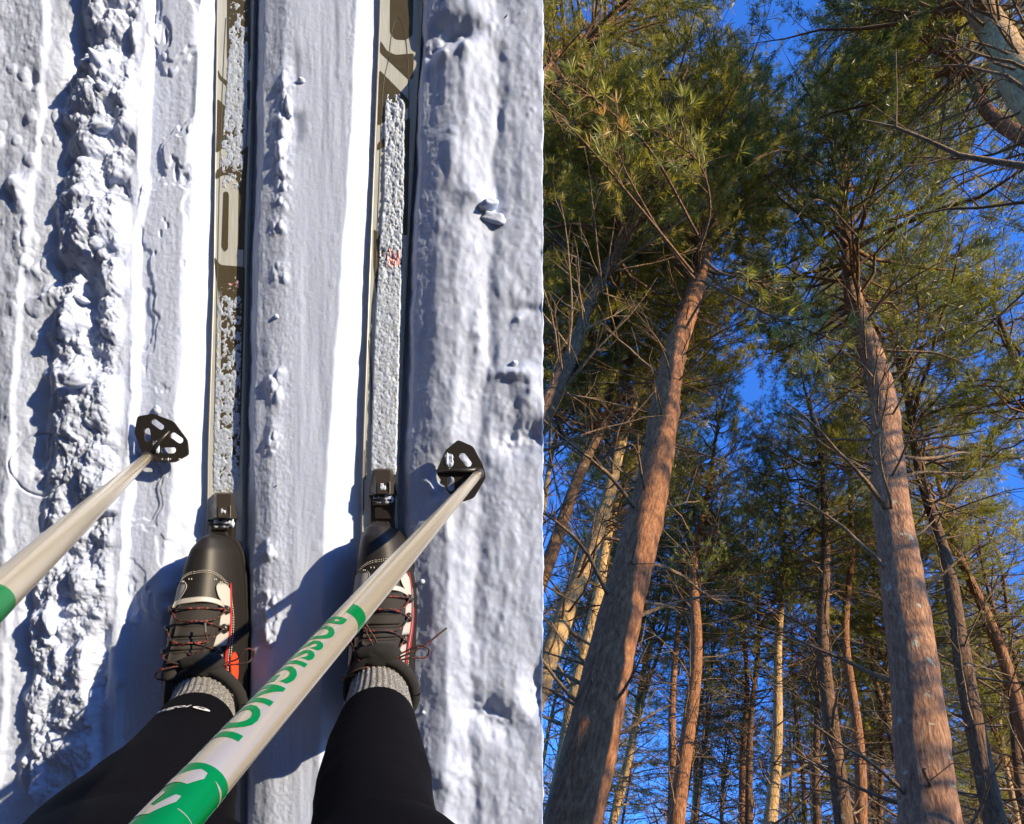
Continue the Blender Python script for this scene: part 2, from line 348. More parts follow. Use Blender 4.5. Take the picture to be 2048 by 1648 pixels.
# loose snow lumps lying on the surface
def lump(rx, ry, rz, seed, blocky=0.0):
    n, k = 14, 20; V = []
    for i in range(n + 1):
        ph = math.pi * i / n
        for j in range(k):
            th = 2 * math.pi * j / k; d = np.array([math.sin(ph) * math.cos(th), math.sin(ph) * math.sin(th), math.cos(ph)])
            if blocky: d = np.sign(d) * np.abs(d) ** (1 - blocky)
            r = 1 + .28 * float(fbm(np.array([d[0] * 2 + seed]), np.array([d[1] * 2 + d[2] * 1.7]), 3, seed))
            V.append(d * [rx, ry, rz] * r)
    F = [(i * k + j, i * k + (j + 1) % k, (i + 1) * k + (j + 1) % k, (i + 1) * k + j) for i in range(n) for j in range(k)]
    return np.array(V), F
LUMPS = [(975, 412, 22, 9, .012, 12, 0, 'long snow lump casting a shadow on the right berm above its flat block'),
         (988, 438, 24, 10, .007, -14, .5, 'flat square edged snow block on the crest of the right berm'),
         (202, 172, 10, 9, .008, 0, 0, 'round bright snow clod on the big heap in the upper left berm'),
         (206, 258, 20, 9, .010, 10, 0, 'pale snow clod capping the second heap of the left berm'),
         (192, 487, 13, 10, .009, 30, 0, 'round snow clod low in the left berm beside the deep shadow'),
         (165, 600, 14, 7, .010, -20, 0, 'curled snow chip on top of the pile midway down the left berm'),
         (135, 640, 9, 18, .010, 20, 0, 'upright snow shard leaning at the left side of the crumbled pile'),
         (155, 765, 22, 13, .009, 10, 0, 'smooth rounded snow clod under the crumbled pile in the left berm'),
         (578, 212, 8, 22, .006, 8, 0, 'slim snow pellet lying on the middle ridge beside the left track'),
         (603, 162, 8, 6, .006, 0, 0, 'small snow pellet above the slim one on the middle ridge'),
         (553, 633, 5, 5, .004, 0, 0, 'tiny snow ball at the ridge rim level with the binding tips'),
         (1029, 727, 7, 6, .006, 0, 0, 'small round snow ball near the right border of the snow'),
         (316, 820, 6, 10, .006, 10, 0, 'small snow nugget just above the left pole basket'),
         (100, 1245, 10, 26, .009, 15, 0, 'pointed snow clod in the lower left near the leg shadow'),
         (845, 1163, 5, 5, .004, 0, 0, 'snow crumb resting against the side of the right boot'),
         (847, 1425, 4, 4, .003, 0, 0, 'snow crumb beside the heel of the right boot')]
for i, (px, py, rx, ry, rz, rot, blk, lab) in enumerate(LUMPS):
    s = H / FPX; V, F = lump(rx * s, ry * s, rz * .8, i + 3, blk)
    g = ground_h(px, py); p = U(px, py, g)
    link('snow_clod', mesh('snow_clod', V, F, M_SNOW2), None, TS @ Matrix.Translation((p[0], p[1], g + rz * .15)) @ Matrix.Rotation(math.radians(rot), 4, 'Z'),
         label=lab, category='snow clod', group='loose snow clods on the berms')

for px, py, ang, ln_, lab in ((158, 226, 80, .0065, 'dark bark fleck in the shade beside the big snow heap'), (367, 1027, 75, .006, 'reddish needle fleck on the bright groove wall above the left boot'),
                              (25, 424, 20, .003, 'tiny dark fleck at the far left of the snow'), (1013, 33, 60, .006, 'brown bud scale on the berm near the top right of the snow'), (553, 972, 40, .003, 'tiny dark speck on the middle ridge between the bindings')):
    p = U(px, py, ground_h(px, py)); a_ = math.radians(ang); V, F = sweep([np.array([math.cos(a_), math.sin(a_), 0]) * ln_ * t for t in (-.5, -.1, .3, .5)], [.0004, .0011, .0009, .0003], 6)
    link('bark_fleck', mesh('bark_fleck', V, F, M_TWIG), None, TS @ Matrix.Translation((p[0], p[1], p[2] + .001)), label=lab, category='bark fleck', group='bark flecks on the snow')

# ------------------------------------------------------------------ skis
ZT = -.028                                       # ski top surface
def lin(py, a, b): return np.interp(py, [12, 560, 900, 1500], a if b is None else b)
SK = {'L': ([434, 427, 416, 409], [508, 492, 486, 482]), 'R': ([760, 738, 726, 718], [846, 812, 797, 791])}
def top(px, py, dz=0): return U(px, py, ZT + dz)
def prism(poly, z0, z1):
    n = len(poly); V = [(p[0], p[1], z0) for p in poly] + [(p[0], p[1], z1) for p in poly]
    return V, [tuple(range(n - 1, -1, -1)), tuple(range(n, 2 * n))] + [(i, (i + 1) % n, n + (i + 1) % n, n + i) for i in range(n)]
def smooth_poly(P, n=4):
    P = np.array(P, float); Q = []
    for i in range(len(P)):
        a, b, c = P[i - 1], P[i], P[(i + 1) % len(P)]
        la, lc = np.linalg.norm(a - b), np.linalg.norm(c - b); r = min(5, la * .35, lc * .35)
        s, e = b + (a - b) / la * r, b + (c - b) / lc * r
        for t in np.linspace(0, 1, n): Q.append((1 - t) ** 2 * s + 2 * t * (1 - t) * b + t * t * e)
    return Q
PRINTS = {'L': [[(455, -60), (501, -60), (501, 120), (491, 134), (468, 134), (454, 118)],
                [(436, 138), (442, 153), (457, 164), (501, 160), (501, 223), (470, 190), (437, 156)],
                [(435, 197), (495, 257), (432, 307)],
                [(497, 291), (432, 342), (431, 360), (446, 350), (468, 352), (478, 368), (476, 500), (488, 499), (493, 352)],
                [(447, 384), (456, 383), (458, 392), (456, 498), (449, 504), (443, 494)],
                [(428, 513), (441, 530), (490, 534), (488, 640), (478, 960), (440, 960), (443, 620), (431, 545)]],
          'R': [[(781, -60), (828, -60), (825, 71), (812, 80), (791, 79), (780, 66)],
                [(761, 81), (774, 102), (791, 110), (828, 107), (826, 157), (817, 159), (760, 105)],
                [(759, 140), (818, 200), (818, 214), (755, 252)],
                [(820, 234), (755, 287), (754, 302), (771, 291), (800, 292), (808, 302), (806, 470), (815, 470)],
                [(770, 322), (776, 320), (783, 330), (778, 462), (770, 442)],
                [(748, 457), (760, 473), (806, 476), (804, 520), (800, 640), (791, 925), (748, 925), (756, 620), (747, 530)]]}
def ski(side, lab):
    L, R = SK[side]; base = U((L[2] + R[2]) / 2, 1200, -.042)
    root = link('cross_country_ski', None, None, TS @ Matrix.Translation(base), label=lab, category='ski', group='pair of skis in the set track')
    yy = np.linspace(-420, 2060, 60); left = [top(np.interp(y, YS[1:7:1][0:1] + [560, 900, 1500], L), y) for y in yy]
    fx = lambda y, T: np.interp(y, [12, 560, 900, 1500], T) + (0 if y > 12 else (12 - y) * .015 * (-1 if T is R else 1) * 0)
    def body(inset, z0, z1):
        V = []; F = []; n = len(yy)
        for y in yy:
            l = top(fx(y, L), y); r = top(fx(y, R), y)
            for (p, zz) in ((l[0], z0), (l[0], z1 - .0012), (l[0] + .0012, z1), (r[0] - .0012, z1), (r[0], z1 - .0012), (r[0], z0)): V.append((p, l[1], zz))
        for i in range(n - 1):
            for j in range(6): a = i * 6 + j; b = i * 6 + (j + 1) % 6; F.append((a, b, b + 6, a + 6))
        F.append(tuple(range(6))); F.append(tuple(range((n - 1) * 6, n * 6))[::-1]); return np.array(V) - base, F
    V, F = body(0, -.0425, ZT); link('ski_body', mesh('ski_body', V, F, M_WHITE, False), root)
    for e in (0, 1):                              # bevelled side edges
        T = R if e else L; P = []
        for y in yy: p = top(fx(y, T), y); P.append(p + [(-.0006 if e else .0006), 0, -.0006])
        V, F = sweep(np.array(P) - base, .0013, 6); link('side_edge', mesh('side_edge', V, F, M_EDGE), root)
    for poly in PRINTS[side]:
        P = [U(x, y, ZT) for x, y in smooth_poly(poly)]
        V, F = prism(P, ZT, ZT + .00035); link('printed_shape', mesh('printed_shape', np.array(V) - base, F, M_OLIVE, False), root)
    lines = {'L': [[(452, 36), (447, 130), (441, 300), (436, 500), (432, 700), (428, 940)], [(500, 170), (492, 300), (487, 520), (480, 700), (474, 900)], [(489, 540), (484, 700), (478, 860)]],
             'R': [[(777, 120), (785, 60), (796, 34), (808, 60), (815, 110), (818, 200), (814, 330), (810, 470)], [(777, 120), (766, 180), (760, 320), (753, 500), (750, 560), (744, 620), (742, 700), (744, 800)],
                   [(738, 680), (741, 740), (742, 850)], [(734, 880), (731, 960)], [(729, 900), (727, 1020)]]}[side]
    for ln in lines:
        P = catmull([U(x, y, ZT + .0002) for x, y in ln], 6); V, F = sweep(P - base, .0005, 5)
        link('printed_line', mesh('printed_line', V, F, M_LINE), root)
    # binding: plate, toe housing with side flanks, release groove, ribbed bumper
    cx, y0 = (447, 985) if side == 'L' else (766, 937)
    def P2(dx, dy, h): return U(cx + dx, y0 + dy, h)
    b = link('binding', None, root)
    A = Acc()
    def sec(dy, pts, h0=ZT): return [P2(x, dy, h) for x, h in pts]
    prof_t = lambda w, wt, h: [(-w, ZT), (-w, ZT + .004), (-wt, h), (wt, h), (w, ZT + .004), (w, ZT)]
    secs = [sec(0, prof_t(16, 13, ZT + .012)), sec(3, prof_t(19, 14, ZT + .017)), sec(26, prof_t(24, 14, ZT + .021)), sec(50, prof_t(28, 14, ZT + .023)), sec(53, prof_t(28, 14, ZT + .014))]
    V = np.concatenate(secs); F = [(i * 6 + j, i * 6 + (j + 1) % 6, i * 6 + 6 + (j + 1) % 6, i * 6 + 6 + j) for i in range(4) for j in range(6)]
    F += [tuple(range(6))[::-1], tuple(range(24, 30))]
    link('toe_housing', mesh('toe_housing', V - base, F, M_BIND, False), b)
    A = Acc()
    for dy, w, h in ((58, 25, .012), (66, 21, .014), (74, 17, .013)):
        pts = [P2(-w, dy - 3, ZT), P2(w, dy - 3, ZT), P2(w, dy + 3, ZT), P2(-w, dy + 3, ZT)]; pt2 = [p + [0, 0, h] for p in [P2(-w + 1, dy - 2, ZT), P2(w - 1, dy - 2, ZT), P2(w - 1, dy + 2, ZT), P2(-w + 1, dy + 2, ZT)]]
        A.add(np.array(pts + pt2) - base, box(0, 1, 0, 1, 0, 1)[1])
    pts = [P2(x, dy, ZT + h) for h in (.0, .010) for x, dy in ((-16, 56), (16, 56), (16, 100), (-16, 100))]
    A.add(np.array(pts) - base, box(0, 1, 0, 1, 0, 1)[1]); link('rubber_bumper', A.mesh('rubber_bumper', M_BLACK, False), b)
    pts = [P2(x, dy, ZT + h) for h in (.0, .006) for x, dy in ((-24, 54), (24, 54), (26, 480), (-26, 480))]
    link('binding_plate', mesh('binding_plate', np.array(pts) - base, box(0, 1, 0, 1, 0, 1)[1], M_BIND, False), b)
    pts = [P2(x, dy, h) for h in (ZT + .0225, ZT + .0238) for x, dy in ((-13, 28), (-10.5, 28), (-10.5, 49), (-13, 49))]
    link('release_rib', mesh('release_rib', np.array(pts) - base, box(0, 1, 0, 1, 0, 1)[1], M_BLACK, False), b)
    pts = [P2(x, dy, h) for h in (ZT + .0225, ZT + .0238) for x, dy in ((13, 26), (15, 26), (15, 50), (13, 50))]
    link('metal_catch', mesh('metal_catch', np.array(pts) - base, box(0, 1, 0, 1, 0, 1)[1], M_EDGE, False), b)
    return root
ski('L', 'left cross country ski with olive letter shapes dusted by thin snow')
ski('R', 'right cross country ski under a thick strip of packed snow')

def dusting(name, fpoly, cover, hgt, seed, lab, m=None, dz=0, cat='snow'):
    """loose snow lying on a ski: height field between two pixel edges"""
    y0, y1 = fpoly[0][0], fpoly[-1][0]; ny = int((y1 - y0) / 1.5); nx = 46
    yy = np.linspace(y0, y1, ny); t = np.linspace(0, 1, nx)
    l = np.interp(yy, [p[0] for p in fpoly], [p[1] for p in fpoly]); r = np.interp(yy, [p[0] for p in fpoly], [p[2] for p in fpoly])
    PXg = l[:, None] + (r - l)[:, None] * t; PYg = np.repeat(yy[:, None], nx, 1)
    n = fbm(PXg / 9, PYg / 12, 4, seed, .65); n2 = fbm(PXg / 4.1, PYg / 4.1, 3, seed + 9, .6)
    cv = np.interp(yy, [c[0] for c in cover], [c[1] for c in cover])[:, None]
    edge = np.minimum(t * (r - l)[:, None], (1 - t) * (r - l)[:, None]) / 3.5
    ends = np.minimum(yy - y0, y1 - yy)[:, None] / 10.0
    k = np.clip(cv + .55 * n + .22 * n2 - (1 - np.clip(edge, 0, 1)) * .8 - (1 - np.clip(ends, 0, 1)) * .7, -.1, None)
    hh = np.where(k > 0, hgt * (1 - np.exp(-k * 1.5)) + .0003 * n2, -.001)
    d = H - ZT - dz
    V = np.stack([(PXg - PX) / FPX * d, -(PYg - PY) / FPX * d, ZT + dz + hh], 2).reshape(-1, 3)
    i, j = np.meshgrid(np.arange(ny - 1), np.arange(nx - 1), indexing='ij'); a = (i * nx + j).ravel()
    F = np.stack([a, a + 1, a + nx + 1, a + nx], 1); F = F[(k.ravel()[F] > 0).any(1)][:, ::-1]
    base = V.mean(0); base[2] = ZT
    used = np.unique(F); rem = -np.ones(len(V), int); rem[used] = np.arange(len(used))
    return link(name, mesh(name, V[used] - base, rem[F], m or M_SKISNOW), None, TS @ Matrix.Translation(base), label=lab, category=cat, kind='stuff')
M_SKISNOW = snow_mat('ski_snow', (.42, .50, .68), True)
dusting('ski_snow', [(-60, 780, 840), (60, 800, 836), (175, 790, 826), (185, 769, 812), (400, 766, 810), (520, 756, 806), (700, 748, 801), (930, 742, 795), (950, 741, 794)],
        [(-60, -.35), (120, -.5), (168, -.7), (190, 0), (225, .4), (480, .55), (520, .2), (600, .9), (950, 1.0)], .0062, 200, 'thick granular snow strip packed along the right ski')
dusting('ski_snow', [(-60, 456, 500), (130, 455, 498), (240, 446, 496), (300, 440, 492), (400, 444, 482), (530, 436, 488), (900, 424, 482), (990, 424, 480)],
        [(-60, -.3), (60, .1), (130, .5), (215, .45), (300, .15), (360, .0), (400, -.35), (520, -.5), (600, .10), (760, .2), (950, .28), (990, .2)], .0022, 230, 'thin patchy snow dusting on the left ski top')
dusting('wax_stain', [(492, 772, 803), (546, 772, 803)], [(498, .2), (540, .2)], .0086, 260, 'pink wax stain in the snow on the right ski', M_PINK)
dusting('wax_stain', [(555, 455, 480), (590, 450, 482)], [(555, .05), (590, .0)], .0036, 270, 'faint pink wax stain on the left ski snow', M_PINK)
for cx, y0, side in ((447, 985, 'left'), (766, 937, 'right')):
    for (l, r, a, b, dz, txt) in ((cx - 8, cx + 8, y0 + 29, y0 + 48, .0218, 'small snow plug in the release pocket of the %s binding'), (cx - 22, cx + 22, y0 + 52, y0 + 72, .012, 'ragged snow crust on the bumper ridges of the %s binding')):
        dusting('binding_snow', [(a, l, r), (b, l, r)], [(a, .5), (b, .5)], .003, int(cx + a), txt % side, M_SNOW2, dz)

# ------------------------------------------------------------------ ski poles
def pole_axis(tip, near):
    d = near - tip; L = np.linalg.norm(d); return tip, d / L
def ski_pole(tip_px, near_px, width, lab, full):
    tip = U(*tip_px, .012); dn = FPX * .0168 / width; near = U(*near_px, H - dn)
    T0, D = pole_axis(tip, near); r0 = .0084
    root = link('ski_pole', None, None, TS @ Matrix.Translation(tip), label=lab, category='ski pole', group='pair of aluminium ski poles')
    c = np.array([0, 0, H]); mid = T0 + D * .3; n0 = c - mid; n0 -= D * n0.dot(D); n0 /= np.linalg.norm(n0); e2 = np.cross(n0, D)
    # e2 chosen to point to the lower right of the picture
    if (e2[0] - e2[1]) < 0: e2 = -e2
    def rad(s): return np.interp(s, [0, .04, .5, 1.3], [.0055, .0062, .0084, .0084])
    def wrap(s, a, dr=0.0): return D * s + (n0 * math.cos(a) + e2 * math.sin(a)) * (rad(s) + dr)
    s_end = 1.22
    Pp = np.array([D * s for s in np.linspace(.03, s_end, 40)]); V, F = sweep(Pp, [rad(s) for s in np.linspace(.03, s_end, 40)], 48)
    link('shaft', mesh('shaft', V, F, M_POLE), root)
    V, F = sweep([D * s for s in (-.035, -.02, .0)], [.0012, .003, .004], 12); link('steel_tip', mesh('steel_tip', V, F, M_EDGE), root)
    V, F = sweep([D * s for s in (-.004, .0, .03, .034)], [.0068, .0078, .0078, .0066], 20); link('basket_ferrule', mesh('basket_ferrule', V, F, M_BLACK), root)
    V, F = sweep([D * s for s in (1.21, 1.22, 1.3, 1.33, 1.345)], [.012, .015, .0135, .019, .012], 24); link('grip', mesh('grip', V, F, M_GRIP), root)
    P = catmull([D * 1.30, D * 1.26 + e2 * .05, D * 1.14 + e2 * .07, D * 1.12 + e2 * .03, D * 1.24], 8); V, F = sweep(P, .004, 8); link('wrist_strap', mesh('wrist_strap', V, F, M_STRAP), root)
    def s_at(px, py):
        best = min(np.linspace(0, 1.1, 2200), key=lambda s: (lambda q: (q[0] / (H - q[2]) * FPX + PX - px) ** 2 + (-q[1] / (H - q[2]) * FPX + PY - py) ** 2 if q[2] < H - .02 else 1e12)(T0 + D * s))
        return best
    return root, D, wrap, s_at, rad, n0, e2
def basket(root, tip_px, outline, slots, slot_snow, ridge, lab):
    """tilted toe-shaped basket with slots cut through it"""
    tip = U(*tip_px, .012); zb = .021
    import bmesh
    P = [U(x, y, zb) - tip for x, y in smooth_poly(outline, 3)]
    S2 = []
    for (x, y, ln, w, ang) in slots:
        a = math.radians(ang); q = []
        for k in range(16):
            t = 2 * math.pi * k / 16; ex, ey = math.cos(t) * w, math.sin(t) * w; ex += (ln - w) * (1 if math.cos(t) > 0 else -1)
            q.append(U(x + ex * math.cos(a) - ey * math.sin(a), y + ex * math.sin(a) + ey * math.cos(a), zb) - tip)
        S2.append(q)
    from mathutils.geometry import tessellate_polygon
    loops = [P] + S2; allp = [p for l in loops for p in l]; T_ = tessellate_polygon([[Vector((p[0], p[1], 0)) for p in l] for l in loops])
    n = len(allp); V = [(p[0], p[1], p[2] + .0015) for p in allp] + [(p[0], p[1], p[2] - .0015) for p in allp]; F = []
    for t in T_:
        a_, b_, c_ = [np.array(allp[k][:2]) for k in t]; up_ = (b_[0] - a_[0]) * (c_[1] - a_[1]) - (b_[1] - a_[1]) * (c_[0] - a_[0]) > 0
        t = tuple(t) if up_ else tuple(t)[::-1]; F += [t, tuple(k + n for k in t[::-1])]
    o_ = 0
    for l in loops:
        for k in range(len(l)): k2 = (k + 1) % len(l); F.append((o_ + k, o_ + k2, n + o_ + k2, n + o_ + k))
        o_ += len(l)
    me = mesh('basket', V, F, M_BLACK, False)
    b = link('basket', me, root)
    # ridge down the middle
    a, c = U(*ridge[0], zb + .004) - tip, U(*ridge[1], zb + .004) - tip
    V, F = sweep([a, (a + c) / 2 + [0, 0, .002], c], [.0015, .0026, .004], 8); link('basket_ridge', mesh('basket_ridge', V, F, M_BLACK), b)
    return tip
rtR = ski_pole((960, 944), (378, 1600), 103, 'right aluminium ski pole with green lettering crossing the right boot', True)
rtL = ski_pole((298, 912), (44, 1146), 64, 'left aluminium ski pole entering from the left edge', False)
basket(rtL[0], (298, 912), [(276, 833), (308, 828), (348, 843), (375, 880), (378, 909), (350, 925), (302, 922), (284, 905), (270, 865)],
       [(316, 849, 15, 6, 35), (296, 870, 14.5, 6.5, 82), (354, 876, 15, 6.5, 34), (338, 901, 15, 6.5, -2)], [], ((339, 862), (300, 908)), '')
basket(rtR[0], (960, 944), [(872, 945), (891, 901), (916, 880), (946, 893), (966, 930), (972, 955), (948, 996), (925, 1004), (898, 987)],
       [(898, 921, 15, 8, 80), (931, 920, 16, 7, 52), (902, 968, 15, 7, 88), (934, 968, 13, 5, -45)], [], ((878, 944), (955, 940)), '')
# anodised band and lettering on the right pole
root, D, wrap, s_at, rad, n0, e2 = rtR
def decal(name, polys, dr, m, parent):
    V = []; F = []; n = 0
    for P in polys:
        P = np.array(P, float)
        V += [wrap(s, a, dr) for s, a in P]; F.append(tuple(range(n, n + len(P)))); n += len(P)
    return link(name, mesh(name, V, F, m, False), parent)
def grid_decal(name, s0, s1, a0, a1, dr, m, parent, ns=6, na=48):
    V = [wrap(s, a, dr) for s in np.linspace(s0, s1, ns) for a in np.linspace(a0, a1, na)]
    F = [(i * na + j, i * na + j + 1, (i + 1) * na + j + 1, (i + 1) * na + j) for i in range(ns - 1) for j in range(na - 1)]
    return link(name, mesh(name, V, F, m), parent)
def text_decal(txt, s0, s1, a_base, a_top, dr, m, parent, name, bold=.03):
    """lettering wrapped round the shaft; it reads along the shaft towards the grip"""
    import bmesh
    cu = bpy.data.curves.new('t', 'FONT'); cu.body = txt; cu.offset = bold; cu.space_character = 1.12; cu.resolution_u = 4
    ob = bpy.data.objects.new('t', cu); COL.objects.link(ob); dg = bpy.context.evaluated_depsgraph_get(); dg.update()
    me = bpy.data.meshes.new_from_object(ob.evaluated_get(dg)); bpy.data.objects.remove(ob)
    bm = bmesh.new(); bm.from_mesh(me)
    ys_ = [v.co.y for v in bm.verts]; xs_ = [v.co.x for v in bm.verts]; lo, hi = min(ys_), max(ys_); xa, xb = min(xs_), max(xs_)
    for k in range(1, 12):
        bmesh.ops.bisect_plane(bm, geom=bm.verts[:] + bm.edges[:] + bm.faces[:], plane_co=(0, lo + (hi - lo) * k / 12, 0), plane_no=(0, 1, 0))
    V = []
    for v in bm.verts:
        s = s0 + (v.co.x - xa) / (xb - xa) * (s1 - s0); a = a_base + (v.co.y - lo) / (hi - lo) * (a_top - a_base); v.co = Vector(wrap(s, a, dr))
    bm.to_mesh(me); bm.free(); me.materials.clear(); me.materials.append(m); me.name = name
    return link(name, me, parent)
sA, sB, sR, sL = s_at(724, 1236), s_at(712, 1250), s_at(692, 1285), s_at(452, 1525)
grid_decal('green_band', s_at(718, 1248), s_at(703, 1266), -.5, 2.6, .00012, M_GREEN, root)
text_decal('ROSSIGNOL', sR - .004, sL + .004, -1.75, -.05, .00014, M_GREEN, root, 'lettering', .035)
sC = s_at(412, 1570)
grid_decal('green_band', sC, s_at(325, 1690) + .06, -2.6, 2.9, .00012, M_GREEN, root, 10)
import itertools
def fine(poly, dr, nm):
    """band cut-out: a polygon in (fraction along, angle) filled with narrow strips so it hugs the tube"""
    sE = s_at(325, 1690); A0 = min(p[1] for p in poly); A1 = max(p[1] for p in poly); n = 170; P = poly + [poly[0]]; strips = []
    for a, b in zip(np.linspace(A0, A1, n)[:-1], np.linspace(A0, A1, n)[1:]):
        m_ = (a + b) / 2; xs_ = sorted(p[0] + (m_ - p[1]) / (q[1] - p[1]) * (q[0] - p[0]) for p, q in zip(P[:-1], P[1:]) if (p[1] - m_) * (q[1] - m_) < 0)
        for u, v_ in zip(xs_[::2], xs_[1::2]): strips.append([(sC + u * (sE - sC), a), (sC + v_ * (sE - sC), a), (sC + v_ * (sE - sC), b), (sC + u * (sE - sC), b)])
    decal(nm, strips, dr, M_POLE, root)
fine([(.26, -1.5), (.22, -.95), (.12, -.45), (.14, -.15), (.24, -.1), (.42, -.45), (.40, -.9), (.42, -1.5)], .00026, 'bare_letter_cutout')
fine([(.62, -1.6), (.55, -1.1), (.60, -.95), (.80, -1.1), (.84, -.9), (.62, -.5), (.62, -.3), (.72, -.3), (.98, -.8), (.98, -1.6)], .00026, 'bare_letter_cutout')
fine([(.16, .25), (.19, .55), (.24, 1.5), (.20, 1.5), (.16, .8)], .00026, 'bare_letter_cutout')
fine([(.80, -.1), (.80, .9), (.79, .9), (.79, -.1)], .00026, 'bare_letter_cutout')
grid = rtL; root, D, wrap, s_at, rad, n0, e2 = rtL
grid_decal('green_band', s_at(-16, 1200), s_at(-16, 1200) + .05, -2.6, 2.9, .00012, M_GREEN, root, 10)
for (tp, pos, rr, lab) in (((298, 912), (342, 918), (22, 9), 'crumbly snow on the lower rim of the left basket'), ((298, 912), (312, 893), (10, 16), 'snow caught along the ridge of the left basket'),
                           ((960, 944), (905, 938), (40, 5), 'snow line along the ridge of the right basket'), ((960, 944), (899, 921), (9, 17), 'snow plug filling the left slot of the right basket')):
    dusting('basket_snow', [(pos[1] - rr[1], pos[0] - rr[0], pos[0] + rr[0]), (pos[1] + rr[1], pos[0] - rr[0], pos[0] + rr[0])],
            [(0, .12 if rr[0] > 20 else .3), (2000, .12 if rr[0] > 20 else .3)], .003, int(pos[0]), lab, M_SNOW2, .0228 - ZT)

# ------------------------------------------------------------------ the skier's legs and boots
person = link('person', None, None, TS @ Matrix.Translation((-.3, -.2, 0)), category='person',
              label='person standing on skis in black boots, grey marl socks and black tights')
PB = np.array([-.3, -.2, 0])
legs = {'L': [(404, 1405, .115, .036), (398, 1440, .165, .040), (372, 1500, .235, .048), (345, 1565, .30, .056), (300, 1650, .375, .064), (225, 1800, .46, .078), (180, 2250, .60, .098)],
        'R': [(757, 1385, .115, .037), (757, 1425, .165, .041), (750, 1500, .24, .0495), (750, 1570, .31, .0525), (751, 1640, .38, .050), (752, 1740, .45, .052), (720, 2100, .60, .066)]}
A = Acc(); HIP = {'L': np.array([-.37, -.50, .84]), 'R': np.array([-.19, -.50, .84])}
socks = {}
for sd, N in legs.items():
    P = [U(x, y, h) for x, y, h, r in N]; R_ = [n[3] for n in N]
    P.append(HIP[sd]); R_.append(.085)
    Pc = catmull(P, 14); Rc = np.interp(np.linspace(0, len(P) - 1, len(Pc)), range(len(P)), R_)
    i0 = 17                                        # tights start a little above the ankle
    def pr(th, i, s=sd): return 1 + .014 * np.sin(2 * th + i * .12) + .016 * np.exp(-((i - 34) / 2.0) ** 2) * np.cos(th + 1) + .014 * np.exp(-((i - 52) / 2.2) ** 2) * np.cos(th - 1) + .010 * vnoise(th * 2, np.full_like(th, i * .13), 8)
    V, F = sweep(Pc[i0:], Rc[i0:] * np.interp(np.arange(len(Rc) - i0), [0, 1, 2], [.985, 1.015, 1.02]), 40, True, pr); A.add(V - PB, F)
    socks[sd] = (Pc, Rc)
V, F = sweep([HIP['L'] + [-.05, 0, 0], HIP['L'], (HIP['L'] + HIP['R']) / 2 + [0, 0, .02], HIP['R'], HIP['R'] + [.05, 0, 0]], [.05, .1, .12, .1, .05], 24); A.add(V - PB, F)
V, F = sweep([(HIP['L'] + HIP['R']) / 2 + [0, -.01 * i, .05 * i] for i in range(6)], [.13, .145, .15, .148, .14, .13], 24); A.add(V - PB, F)
tights = link('tights', A.mesh('tights', M_TIGHT), person)
def surf_print(sd, i, ang, w, hgt, shape, name):
    pass
for sd in 'LR':
    Pc, Rc = socks[sd]; n = 20
    P = np.concatenate([[Pc[0] - (Pc[3] - Pc[0]) * 1.6], Pc[:n + 4]]); R_ = np.concatenate([[Rc[0] * 1.0], Rc[:n + 4] * 1.0 - .0012])
    P = catmull(P[::2], 4); R_ = np.interp(np.linspace(0, 1, len(P)), np.linspace(0, 1, len(R_)), R_)
    V, F = sweep(P, R_, 180, False, lambda th, i: 1 + .022 * np.sign(np.cos(th * 34)) * np.abs(np.cos(th * 34)) ** .6 + .008 * math.sin(i * 2.2))
    link('sock', mesh('sock', V - PB, F, M_SOCK), person)

